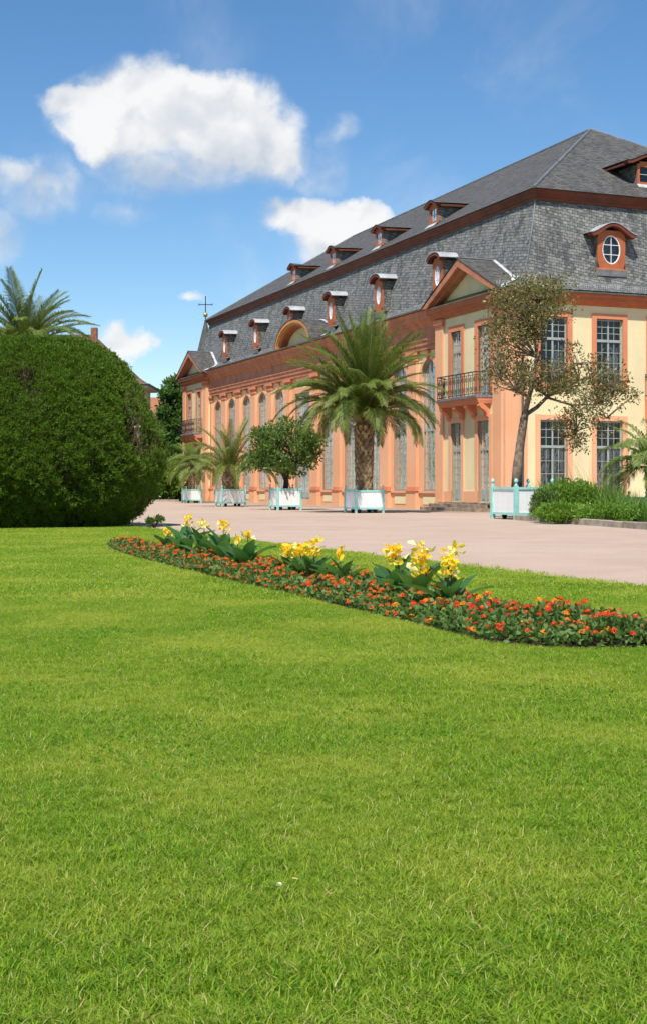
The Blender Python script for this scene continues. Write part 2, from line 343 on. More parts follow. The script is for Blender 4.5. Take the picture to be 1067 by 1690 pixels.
M['dirt'] = ground_mat('dusty_dirt', [(0.36, 0.29, 0.22), (0.45, 0.36, 0.28), (0.28, 0.25, 0.16)], 1.5, 0.5, 40)
M['turf'] = ground_mat('turf_base', [(0.19, 0.22, 0.035), (0.24, 0.27, 0.045), (0.26, 0.25, 0.07)], 3.0, 0.6, 40)
M['field'] = ground_mat('rough_grass_ground', [(0.07, 0.11, 0.025), (0.09, 0.13, 0.03), (0.10, 0.12, 0.04)], 2.0, 0.6, 30)

M['grass'] = leaf('grass_blades', (0.085, 0.19, 0.014), (0.315, 0.44, 0.038), 0.42, 0.55, 0.15, 0.02, patch=(0.41, 0.44, 0.07), patch_scale=0.7, dry=(0.58, 0.50, 0.22), dry_amt=0.06)
M['yew'] = leaf('yew_needles', (0.042, 0.095, 0.010), (0.155, 0.265, 0.026), 0.32, 0.55, 0.2, 0.02, dry=(0.19, 0.13, 0.06), dry_amt=0.035)
M['yewtwig'] = surf('yew_twigs', (0.17, 0.10, 0.06), 0.9, 0.3, 6, 0.0)
M['frond'] = leaf('palm_leaflets', (0.07, 0.115, 0.02), (0.19, 0.245, 0.05), 0.3, 0.5, 0.3, 0.02)
M['frondyoung'] = leaf('young_palm_leaflets', (0.10, 0.16, 0.03), (0.22, 0.28, 0.07), 0.35, 0.5, 0.3, 0.02)
M['rachis'] = surf('palm_leaf_stalk', (0.24, 0.24, 0.08), 0.5, 0.15, 2, 0.0)
M['shrub'] = leaf('glossy_shrub_leaves', (0.06, 0.12, 0.02), (0.155, 0.24, 0.05), 0.32, 0.35, 0.5, 0.02)
M['olive'] = leaf('olive_brown_leaves', (0.10, 0.105, 0.035), (0.24, 0.235, 0.085), 0.35, 0.4, 0.4, 0.03, dry=(0.32, 0.19, 0.10), dry_amt=0.14)
M['bedshrub'] = leaf('bright_shrub_leaves', (0.10, 0.20, 0.022), (0.23, 0.37, 0.055), 0.35, 0.45, 0.35, 0.02)
M['reed'] = leaf('bright_reed_blades', (0.10, 0.21, 0.03), (0.20, 0.33, 0.06), 0.4, 0.5, 0.3, 0.02, dry=(0.4, 0.33, 0.16), dry_amt=0.1)
M['strawreed'] = leaf('straw_coloured_seed_stalks', (0.4, 0.32, 0.16), (0.5, 0.42, 0.24), 0.3, 0.7, 0.2, 0.01)
M['tree'] = leaf('tree_leaves', (0.05, 0.11, 0.022), (0.12, 0.21, 0.045), 0.3, 0.5, 0.3, 0.02)
M['tree2'] = leaf('lighter_tree_leaves', (0.09, 0.17, 0.025), (0.20, 0.30, 0.05), 0.35, 0.5, 0.3, 0.02)
M['lantleaf'] = leaf('lantana_leaves', (0.065, 0.13, 0.028), (0.165, 0.26, 0.07), 0.3, 0.5, 0.35, 0.02)
M['cannaleaf'] = leaf('canna_leaf', (0.045, 0.12, 0.03), (0.10, 0.22, 0.06), 0.35, 0.35, 0.5, 0.015)
M['cannayel'] = leaf('canna_petals', (0.84, 0.56, 0.015), (0.9, 0.70, 0.07), 0.35, 0.6, 0.2, 0.01, dry=(0.9, 0.85, 0.5), dry_amt=0.25)
M['lantred'] = leaf('lantana_red_florets', (0.56, 0.025, 0.012), (0.70, 0.085, 0.015), 0.2, 0.6, 0.2, 0.015)
M['lantorange'] = leaf('lantana_orange_florets', (0.72, 0.16, 0.01), (0.82, 0.33, 0.015), 0.2, 0.6, 0.2, 0.015)
M['lantmix'] = leaf('lantana_mixed_florets', (0.58, 0.03, 0.012), (0.76, 0.19, 0.015), 0.2, 0.6, 0.2, 0.015)
M['petalwhite'] = surf('white_petals', (0.85, 0.85, 0.85), 0.7, 0.02, 3, 0.0)
M['clover'] = leaf('clover_leaves', (0.12, 0.25, 0.02), (0.19, 0.33, 0.03), 0.4, 0.5, 0.3, 0.02)

# ================================================================== THE GROUND
def sheet(name, pts, z, mat, thick=0.0):
    mb = MB()
    if thick: mb.loft([[(p[0], p[1], z - thick) for p in pts], [(p[0], p[1], z) for p in pts]])
    else: mb.add([(p[0], p[1], z) for p in pts], [tuple(range(len(pts)))])
    return struct(mb.build(name, mat))
sheet('ground', [(-900, -300), (900, -300), (900, 1500), (-900, 1500)], -0.03, M['field'])
q = lambda v, u: (W(v, u).x, W(v, u).y)
V_EDGE = -21.75                                     # border between lawn and path, parallel to the building
sheet('path', [q(V_EDGE - 0.3, -75), q(26, -75), q(26, 0), q(-0.3, 0), q(-0.3, 44), q(-6, 46.5), q(V_EDGE - 0.3, 47)], 0.0, M['path'])
sheet('dirt_strip', [q(-3.3, -0.4), q(-2.6, 7.2), q(-3.4, 20), q(-3.2, 33), q(-3.8, 44), q(-0.40, 44), q(-0.40, -0.4)], 0.006, M['dirt'])
# lawn with a wavy worn edge towards the path
edge = []
for i in range(121):
    u = -75 + i * (120 / 120.0); edge.append(q(V_EDGE + 0.12 * math.sin(u * 1.7) + 0.07 * math.sin(u * 4.3 + 1), u))
sheet('lawn', edge + [(-60, 92), (-120, 60), (-120, -60), (60, -60)], 0.025, M['turf'], 0.05)
# planting border to the right, with its kerb
KA, KB = (-7.15, -12.3), (-10.9, -34.0)              # (v, u) ends of the kerb line
sheet('planting_soil', [q(KA[0] + 0.1, KA[1] - 0.1), q(KB[0] + 0.1, KB[1]), q(6, KB[1]), q(6, -12.4)], 0.10, M['soil'], 0.14)

# ================================================================== THE ORANGERY
B = empty('orangery', (OX, OY, 0), ROT)
tag(B, 'long orange and cream orangery with grey slate mansard roof behind the potted palms', 'building')
L, WID = 54.0, 20.4
VM, VR = -0.45, -0.88                                # planes of the main front and of the corner pavilions
def roof(name, polys, mat, parent, thick=0.05):
    """polygons with their own slope-aligned UVs (metres)"""
    me = bpy.data.meshes.new(name); vs = []; fs = []; uvs = []
    for poly in polys:
        P = [Vector(p) for p in poly]; n = (P[1] - P[0]).cross(P[2] - P[0])
        if n.length < 1e-9: n = (P[2] - P[0]).cross(P[-1] - P[0])
        if n.z < 0: P.reverse(); n = -n
        n.normalize(); al = Vector((0, 0, 1)).cross(n)
        al = al.normalized() if al.length > 1e-4 else Vector((1, 0, 0)); up = n.cross(al)
        b = len(vs); vs += [tuple(p) for p in P]; fs.append(tuple(range(b, b + len(P)))); uvs += [(p.dot(al), p.dot(up)) for p in P]
    me.from_pydata(vs, [], fs); me.update(); ul = me.uv_layers.new(name='UVMap')
    for i, (a, b_) in enumerate(uvs): ul.data[i].uv = (a, b_)
    me.materials.append(mat); return link(name, me, parent)

front = lambda v0: (lambda s, d, z: (v0 + d, s, z))   # wall coordinates: s along, d into the wall, z up
endw = lambda u0: (lambda s, d, z: (s, u0 + d, z))
farend = lambda u0: (lambda s, d, z: (s, u0 - d, z))

def wall(name, mp, s0, s1, z0, z1, openings, mat, th=0.4, arch=False):
    mb = MB(mp); ops = sorted(openings); cur = s0
    for (a, b, c, d) in ops:
        if a > cur: mb.box(cur, a, 0, th, z0, z1)
        cur = b
    if cur < s1: mb.box(cur, s1, 0, th, z0, z1)
    byspan = {}
    for (a, b, c, d) in ops: byspan.setdefault((a, b), []).append((c, d))
    return mb, ops
def solid_wall(name, mp, s0, s1, z0, z1, openings, mat, th=0.4):
    """openings grouped by span (a,b): list of (z0,z1)"""
    mb = MB(mp); spans = {}
    for (a, b, c, d) in openings: spans.setdefault((a, b), []).append((c, d))
    cur = s0
    for (a, b) in sorted(spans):
        mb.box(cur, a, 0, th, z0, z1); cz = z0
        for (c, d) in sorted(spans[(a, b)]):
            if c > cz: mb.box(a, b, 0, th, cz, c)
            cz = d
        if cz < z1: mb.box(a, b, 0, th, cz, z1)
        cur = b
    mb.box(cur, s1, 0, th, z0, z1)
    return mb.build(name, mat, B)

def arch_pts(c, r, z, n=12, t0=0.0, t1=math.pi): return [(c + r * math.cos(t0 + (t1 - t0) * i / n), z + r * math.sin(t0 + (t1 - t0) * i / n)) for i in range(n + 1)]

CURT = {}
def curtain_mesh(mp_key, mp, s0, s1, z0, z1, d, seed):
    r = random.Random(seed); n = max(8, int((s1 - s0) / 0.022)); nz = max(3, int((z1 - z0) / 0.30)); mb = MB(mp); rows = []
    ph = [r.uniform(0, 6) for _ in range(4)]
    for j in range(nz + 1):
        row = []; t = j / nz
        for i in range(n + 1):
            s = s0 + (s1 - s0) * i / n
            dd = 0.022 * math.sin(s * 34 + ph[0] + 0.9 * math.sin(t * 5 + ph[1])) + 0.014 * math.sin(s * 61 + ph[2] + 1.3 * math.sin(t * 7 + ph[3]))
            row.append((s + 0.012 * math.sin(t * 9 + i), d + dd, z0 + (z1 - z0) * t))
        rows.append(row)
    mb.loft(rows, closed=False, caps=False)
    return mb

def window(name, mp, s0, s1, z0, z1, cols, rows_list, parent, arch=False, transom=None, panes='joined', curtains=(), rec=0.11, seed=0, leaves=2, panel=0.0, label=None):
    """casement in an opening; rows_list = (rows below the transom, rows above)"""
    r = random.Random(seed); FW = 0.075; rad = (s1 - s0) / 2; c = (s0 + s1) / 2
    mb = MB(mp)
    mb.box(s0, s0 + FW, rec, rec + 0.07, z0, z1); mb.box(s1 - FW, s1, rec, rec + 0.07, z0, z1)
    mb.box(s0 + FW, s1 - FW, rec, rec + 0.07, z0, z0 + FW)
    if arch:
        o = arch_pts(c, rad, z1, 14); i_ = arch_pts(c, rad - FW, z1, 14)
        for k in range(14):
            quad = [o[k], o[k + 1], i_[k + 1], i_[k]]
            mb.loft([[(p[0], rec, p[1]) for p in quad], [(p[0], rec + 0.07, p[1]) for p in quad]])
    else: mb.box(s0 + FW, s1 - FW, rec, rec + 0.07, z1 - FW, z1)
    if transom: mb.box(s0 + FW, s1 - FW, rec - 0.035, rec + 0.075, transom - 0.06, transom + 0.06)
    ztop = z1 + rad - FW if arch else z1 - FW
    # meeting stiles
    for k in range(1, leaves):
        x = s0 + (s1 - s0) * k / leaves
        if transom: mb.box(x - 0.045, x + 0.045, rec - 0.012, rec + 0.06, z0 + FW, transom - 0.06); mb.box(x - 0.035, x + 0.035, rec - 0.01, rec + 0.06, transom + 0.06, ztop)
        else: mb.box(x - 0.045, x + 0.045, rec - 0.012, rec + 0.06, z0 + FW, ztop)
    fr = mb.build(name, M['frame'], parent)
    if panel:
        pm = MB(mp); n = leaves
        for k in range(n):
            a = s0 + FW + (s1 - s0 - 2 * FW) * k / n + 0.05; b = s0 + FW + (s1 - s0 - 2 * FW) * (k + 1) / n - 0.05
            pm.box(a - 0.05, b + 0.05, rec + 0.02, rec + 0.05, z0 + FW, z0 + panel); pm.box(a + 0.06, b - 0.06, rec - 0.008, rec + 0.02, z0 + FW + 0.08, z0 + panel - 0.08)
        pm.build('kick_panel', M['frame'], fr)
    zb = z0 + max(FW, panel)
    # glazing bars
    gb = MB(mp); pq = []
    segs = [(zb, transom - 0.06, rows_list[0]), (transom + 0.06, ztop, rows_list[1])] if transom else [(zb, ztop, rows_list[0])]
    for (a, b, rows) in segs:
        for k in range(1, rows):
            z = a + (b - a) * k / rows; hw = (s1 - s0) / 2 - FW
            if arch and z > z1: hw = math.sqrt(max(0.0, (rad - FW) ** 2 - (z - z1) ** 2))
            if hw > 0.08: gb.box(c - hw, c + hw, rec + 0.012, rec + 0.05, z - 0.014, z + 0.014)
        for k in range(1, cols):
            if leaves > 1 and k % (cols // leaves) == 0: continue
            x = s0 + FW + (s1 - s0 - 2 * FW) * k / cols; zt = b
            if arch and b > z1: zt = z1 + math.sqrt(max(0.0, (rad - FW) ** 2 - (x - c) ** 2))
            gb.box(x - 0.013, x + 0.013, rec + 0.014, rec + 0.048, a, zt)
        for i in range(cols):
            for j in range(rows):
                pq.append((s0 + FW + (s1 - s0 - 2 * FW) * i / cols, s0 + FW + (s1 - s0 - 2 * FW) * (i + 1) / cols, a + (b - a) * j / rows, a + (b - a) * (j + 1) / rows))
    gb.build('glazing_bars', M['frame'], fr)
    def pane_geo(mb_, p):
        a, b, lo, hi = p; t = [rec + 0.03 + r.uniform(-0.004, 0.004) for _ in range(3)]
        if arch and hi > z1 + 0.05:
            corners = []
            for (x, z) in ((a, lo), (b, lo), (b, hi), (a, hi)):
                if z > z1:
                    lim = math.sqrt(max(0.0, (rad - FW) ** 2 - (min(rad - FW, abs(x - c))) ** 2)); z = min(z, z1 + lim)
                corners.append((x, z))
        else: corners = [(a, lo), (b, lo), (b, hi), (a, hi)]
        tt = [t[0], t[1], t[1] + t[2] - t[0], t[2]]
        mb_.add([(x, tt[k], z) for k, (x, z) in enumerate(corners)], [(0, 1, 2, 3)])
    if panes == 'each':
        for p in pq:
            m_ = MB(mp); pane_geo(m_, p); m_.build('pane', M['glass'], fr, fix=False)
    else:
        m_ = MB(mp)
        for p in pq: pane_geo(m_, p)
        stuff(m_.build('panes', M['glass'], fr, fix=False))
    for (a, b, lo, hi) in curtains:
        curtain_mesh(None, mp, a, b, lo, hi, rec + 0.13, r.random()).build('curtain', M['curtain'], fr, smooth=True, fix=False)
    return fr

def surround(name, mp, s0, s1, z0, z1, wd, mat, parent, sill=True, proud=0.06, head=None):
    hw = head or wd; mb = MB(mp)
    mb.box(s0 - wd, s0, -proud, 0.20, z0, z1 + hw); mb.box(s1, s1 + wd, -proud, 0.20, z0, z1 + hw); mb.box(s0, s1, -proud, 0.20, z1, z1 + hw)
    if sill: mb.box(s0 - wd - 0.04, s1 + wd + 0.04, -proud - 0.06, 0.2, z0 - 0.16, z0)
    return mb.build(name, mat, parent)

# ---- main front -------------------------------------------------------------
CEN = 27.0; OFFS = [4.4 + 3.53 * k for k in range(5)]
WC = sorted([CEN - o for o in OFFS] + [CEN + o for o in OFFS]); WW = 0.87; ZS, ZSP = 0.95, 6.88
fm = front(VM)
ops = [(c - WW, c + WW, ZS, 8.2) for c in WC] + [(CEN - 1.35, CEN + 1.35, 0.3, 8.2)]
solid_wall('front_wall', fm, 6.5, 47.5, 0.0, 10.0, ops, M['orange'])
for wi, c in enumerate(WC):
    # cream field over the arch, with the arched head cut out
    mb = MB(fm); ar = arch_pts(c, WW, ZSP, 14)
    for k in range(14):
        (x0, zz0), (x1, zz1) = ar[k], ar[k + 1]
        qd = [(x0, zz0), (x0, 8.2), (x1, 8.2), (x1, zz1)]
        mb.loft([[(p[0], 0.02, p[1]) for p in qd], [(p[0], 0.36, p[1]) for p in qd]])
    mb.build('arch_spandrel', M['cream'], B)
    mb = MB(fm); hwf = 1.255; og = arch_pts(c, WW + 0.23, ZSP, 14)
    for k in range(14):
        (x0, zz0), (x1, zz1) = og[k], og[k + 1]; qd = [(x0, zz0), (x0, 8.21), (x1, 8.21), (x1, zz1)]
        mb.loft([[(p[0], -0.015, p[1]) for p in qd], [(p[0], 0.01, p[1]) for p in qd]])
    for a, b in ((c - hwf, c - WW - 0.23), (c + WW + 0.23, c + hwf)): mb.box(a, b, -0.015, 0.01, ZSP - 0.35, 8.21)
    mb.build('spandrel_field', M['cream'], B)
    # moulded surround and keystone
    mb = MB(fm); o = arch_pts(c, WW + 0.24, ZSP, 14); i_ = arch_pts(c, WW, ZSP, 14)
    for k in range(14):
        qd = [o[k], o[k + 1], i_[k + 1], i_[k]]
        mb.loft([[(p[0], -0.06, p[1]) for p in qd], [(p[0], 0.2, p[1]) for p in qd]])
    mb.box(c - WW - 0.24, c - WW, -0.06, 0.2, ZS, ZSP); mb.box(c + WW, c + WW + 0.24, -0.06, 0.2, ZS, ZSP)
    mb.box(c - WW - 0.24, c + WW + 0.24, -0.10, 0.2, ZS - 0.12, ZS)
    sr = mb.build('window_surround', M['orange'], B)
    mb = MB(fm); mb.loft([[(c - 0.10, -0.11, ZSP + WW - 0.02), (c + 0.10, -0.11, ZSP + WW - 0.02), (c + 0.10, 0.1, ZSP + WW - 0.02), (c - 0.10, 0.1, ZSP + WW - 0.02)],
                          [(c - 0.17, -0.16, ZSP + WW + 0.42), (c + 0.17, -0.16, ZSP + WW + 0.42), (c + 0.17, 0.1, ZSP + WW + 0.42), (c - 0.17, 0.1, ZSP + WW + 0.42)]])
    mb.build('keystone', M['salmon'], sr)
    # cream field panel below the sill
    MB(fm).box(c - 0.72, c + 0.72, -0.025, 0.1, 0.24, 0.64).build('apron_panel', M['cream'], B)
    rr = random.Random(wi)
    cs = []
    a0 = c - WW + 0.05
    while a0 < c + WW - 0.2:
        b0 = min(c + WW - 0.04, a0 + rr.uniform(0.28, 0.55)); cs.append((a0, b0, ZS + 0.1, ZSP + 0.1)); a0 = b0 + rr.uniform(0.08, 0.26)
    window('arched_window', fm, c - WW, c + WW, ZS, ZSP, 4, (8, 9), B, arch=True, transom=4.08, curtains=cs, seed=wi)
# portal in the middle
surround('portal_surround', fm, CEN - 1.35, CEN + 1.35, 0.3, 7.2, 0.3, M['orange'], B, sill=False)
MB(fm).box(CEN - 1.35, CEN + 1.35, 0.03, 0.36, 7.2, 8.2).build('portal_overpanel', M['cream'], B)
window('portal_door', fm, CEN - 1.35, CEN + 1.35, 0.3, 7.2, 6, (9, 7), B, transom=4.4, curtains=[(CEN - 1.2, CEN - 0.2, 0.6, 7.0), (CEN + 0.1, CEN + 1.2, 0.6, 7.0)], seed=99, panel=0.5)
# pilasters between the windows
edges = [WC[0] - 1.765] + [(a + b) / 2 for a, b in zip(WC, WC[1:]) if b - a < 4] + [WC[-1] + 1.765, CEN - 4.4 + 1.9, CEN + 4.4 - 1.9]
for s in sorted(edges):
    if s < 6.75 or s > 47.25: hwid = 0.36
    else: hwid = 0.50
    mb = MB(fm); mb.box(s - hwid, s + hwid, -0.17, 0.1, 1.15, 7.75)
    pl = mb.build('pilaster', M['orange'], B)
    MB(fm).box(s - hwid - 0.10, s + hwid + 0.10, -0.25, 0.1, 0.0, 0.93).build('pedestal', M['orange'], pl)
    mb = MB(fm); mb.box(s - hwid - 0.15, s + hwid + 0.15, -0.31, 0.1, 0.93, 1.02); mb.box(s - hwid - 0.06, s + hwid + 0.06, -0.22, 0.1, 1.02, 1.15)
    mb.build('base_moulding', M['salmon'], pl)
    mb = MB(fm); mb.box(s - hwid - 0.05, s + hwid + 0.05, -0.22, 0.1, 7.75, 7.87); mb.box(s - hwid, s + hwid, -0.18, 0.1, 7.87, 8.05); mb.box(s - hwid - 0.12, s + hwid + 0.12, -0.29, 0.1, 8.05, 8.22)
    mb.build('capital', M['salmon'], pl)
# entablature: steps outwards towards the gutter
def profile_run(name, mp, s0, s1, prof, mat, parent, back=0.1):
    mb = MB(mp); pts = [(-d, z) for d, z in prof]; poly = pts + [(back, prof[-1][1]), (back, prof[0][1])]
    mb.loft([[(s0, d, z) for d, z in poly], [(s1, d, z) for d, z in poly]]); return mb.build(name, mat, parent)
profile_run('architrave', fm, 6.72, 47.28, [(0.20, 8.22), (0.20, 8.45), (0.25, 8.45), (0.25, 8.66), (0.30, 8.70), (0.30, 8.78)], M['red'], B)
profile_run('frieze', fm, 6.72, 47.28, [(0.20, 8.785), (0.20, 9.35)], M['red'], B)
profile_run('cornice', fm, 6.72, 47.28, [(0.22, 9.355), (0.28, 9.45), (0.34, 9.50), (0.34, 9.58), (0.42, 9.66), (0.55, 9.74), (0.55, 9.92), (0.62, 9.98), (0.68, 10.08), (0.68, 10.14)], M['red'], B)
def gutter(name, mp, s0, s1, d, z, parent):
    mb = MB(mp); n = 8; ring = lambda s: [(s, d - 0.075 * math.cos(math.pi * k / n), z - 0.075 * math.sin(math.pi * k / n)) for k in range(n + 1)] + [(s, d + 0.065 * math.cos(math.pi * k / n), z - 0.06 * math.sin(math.pi * k / n)) for k in range(n + 1)]
    mb.loft([ring(s0), ring(s1)]); return mb.build(name, M['zincdark'], parent)
gutter('gutter', fm, 7.45, 46.55, -0.76, 10.22, B)

# ---- corner pavilions -------------------------------------------------------
def pavilion(y0, far=False):
    fr_ = front(VR); T = (lambda s: s) if not far else (lambda s: L - s)
    def rng_(a, b): a, b = T(a), T(b); return (min(a, b), max(a, b))
    D1, D2 = rng_(1.22, 2.35), rng_(4.05, 5.1)
    op = []
    for a, b in (D1, D2): op += [(a, b, 0.42, 4.25), (a, b, 5.35, 8.72)]
    a0, b0 = rng_(0.0, 6.7)
    mb_ = solid_wall('pavilion_wall', fr_, a0, b0, 0.0, 9.5, op, M['cream'], 0.43)
    # plinth, pilasters
    for a, b in (rng_(-0.03, 0.78), rng_(5.9, 6.73)):
        pl = MB(fr_).box(a, b, -0.10, 0.12, 0.0, 9.1).build('pavilion_pilaster', M['orange'], B)
        mb = MB(fr_); mb.box(a - 0.04, b + 0.04, -0.15, 0.14, 9.1, 9.22); mb.box(a - 0.09, b + 0.09, -0.2, 0.14, 9.22, 9.45); mb.build('capital', M['salmon'], pl)
        MB(fr_).box(a - 0.03, b + 0.03, -0.13, 0.13, 0.0, 0.46).build('plinth_block', M['orange'], pl)
    for a, b in (rng_(0.78, D1[0] if not far else T(D1[1])), rng_(2.35, 4.05), rng_(5.1, 5.9)):
        MB(fr_).box(a, b, -0.045, 0.1, 0.0, 0.95).build('plinth', M['orange'], B)
    for di, (a, b) in enumerate((D1, D2)):
        surround('door_surround', fr_, a, b, 0.42, 4.25, 0.27, M['orange'], B, sill=False)
        surround('balcony_door_surround', fr_, a, b, 5.45, 8.72, 0.29, M['salmon'], B, sill=False)
        window('garden_door', fr_, a, b, 0.42, 4.25, 4, (5, 3), B, transom=2.92, seed=200 + di + 10 * far, panel=0.62, panes='each' if not far else 'joined', curtains=[(a + 0.06, a + 0.5, 1.0, 2.85), (a + 0.56, b - 0.08, 1.0, 2.9)])
        window('balcony_door', fr_, a, b, 5.38, 8.72, 4, (5, 3), B, transom=7.72, seed=220 + di + 10 * far, panel=0.5, panes='each' if not far else 'joined', curtains=[(a + 0.06, a + 0.42, 5.9, 7.6), (b - 0.4, b - 0.06, 5.9, 7.6)])
    # cornice, tympanum and raking cornice
    prof = [(0.05, 9.45), (0.10, 9.52), (0.16, 9.58), (0.16, 9.66), (0.26, 9.75), (0.40, 9.80), (0.40, 9.95), (0.45, 10.02)]
    a, b = rng_(-0.45, 7.15)
    profile_run('pavilion_cornice', fr_, a, b, prof, M['redlight'], B, back=0.3)
    MB(fr_).box(a - 0.02, b + 0.02, -0.49, 0.25, 10.025, 10.06).build('cornice_cover', M['zincdark'], B)
    c = T(3.35); apex = 11.98; half = 3.95; zb = 10.06
    mb = MB(fr_); tri = [(c - half + 0.55, zb), (c + half - 0.55, zb), (c, apex - 0.28)]
    mb.loft([[(p[0], 0.08, p[1]) for p in tri], [(p[0], 0.38, p[1]) for p in tri]]); mb.build('tympanum', M['cream'], B)
    for sg in (-1, 1):
        e = c + sg * half; sl = (apex - zb) / half
        for nm, d0, d1, t0, t1, mt in (('raking_cornice', -0.58, -0.30, 0.02, 0.34, 'red'), ('raking_soffit', -0.30, 0.10, 0.10, 0.48, 'red')):
            mb = MB(fr_)
            qd = [(e, zb - t0 + 0.06), (c, apex - t0 + 0.06), (c, apex - t1), (e - sg * (t1 - 0.06) / sl * 0.8, zb + 0.004)]
            mb.loft([[(p[0], d0, p[1]) for p in qd], [(p[0], d1, p[1]) for p in qd]]); mb.build(nm, M[mt], B)
    return c
# mansard profile: local x (towards the inside) for a height, on the long front and on the end
ZP = [10.25, 10.40, 10.65, 10.95, 11.6, 12.4, 13.5, 14.62]
VP = [-1.17, -0.62, -0.02, 0.30, 0.46, 0.66, 0.95, 1.22]
UP = [-0.56, -0.33, -0.14, -0.03, 0.08, 0.20, 0.42, 0.66]
def mv(z): return float(np.interp(z, ZP, VP))
def mu(z): return float(np.interp(z, ZP, UP))
VB = WID + 0.45                                        # the far long side mirrors the front
polys = []
for i in range(len(ZP) - 1):
    r0 = [(VP[i], UP[i], ZP[i]), (VP[i], L - UP[i], ZP[i]), (WID - VP[i], L - UP[i], ZP[i]), (WID - VP[i], UP[i], ZP[i])]
    j = i + 1
    r1 = [(VP[j], UP[j], ZP[j]), (VP[j], L - UP[j], ZP[j]), (WID - VP[j], L - UP[j], ZP[j]), (WID - VP[j], UP[j], ZP[j])]
    for k in range(4):
        n_ = (k + 1) % 4
        polys.append([r0[k], r0[n_], r1[n_], r1[k]])
roof('mansard_roof', polys, M['slate'], B)
# ridge-hip leads on the mansard corners
for (ys, yn) in ((1, 0), (-1, L)):
    MB().tube([(VP[i] - 0.01, yn + ys * UP[i] - ys * 0.01, ZP[i] + 0.02) for i in range(2, len(ZP))], 0.035, 5).build('hip_flashing', M['zincdark'], B)
# moulded break between the two slopes
def ring_profile(name, prof, mat):
    mb = MB(); rings = []
    for dx, dy, z in prof: rings.append([(dx, dy, z), (dx, L - dy, z), (WID - dx, L - dy, z), (WID - dx, dy, z)])
    mb.loft(rings, True, False); return mb.build(name, mat, B)
ring_profile('break_cornice', [(1.35, 0.80, 14.50), (1.16, 0.58, 14.50), (1.14, 0.54, 14.60), (1.06, 0.44, 14.66), (1.06, 0.44, 14.76), (0.98, 0.34, 14.84), (0.92, 0.27, 14.90), (0.92, 0.27, 14.98), (1.4, 0.8, 15.02)], M['maroon'])
UA, VA, ZR = 10.0, 10.2, 20.98
e0 = (0.86, 0.20, 14.985)
c00, c01, c10, c11 = (e0[0], e0[1], e0[2]), (e0[0], L - e0[1], e0[2]), (WID - e0[0], e0[1], e0[2]), (WID - e0[0], L - e0[1], e0[2])
A0, A1 = (VA, UA, ZR), (VA, L - UA, ZR)
def sub(poly, k=3):
    return [poly]
roof('upper_roof', [[c00, c01, A1, A0], [c10, c00, A0], [c01, c11, A1], [c11, c10, A0, A1]], M['slateup'], B)
for a, b in ((A0, A1), (c00, A0), (c10, A0), (c01, A1), (c11, A1)):
    MB().tube([(a[0], a[1], a[2] + 0.02), (b[0], b[1], b[2] + 0.02)], 0.07, 6).build('ridge_capping', M['zincdark'], B)
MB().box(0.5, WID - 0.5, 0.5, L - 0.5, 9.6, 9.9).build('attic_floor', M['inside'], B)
MB().box(0.6, WID - 0.5, 0.6, L - 0.5, 4.85, 5.05).build('upper_floor', M['inside'], B) if False else None

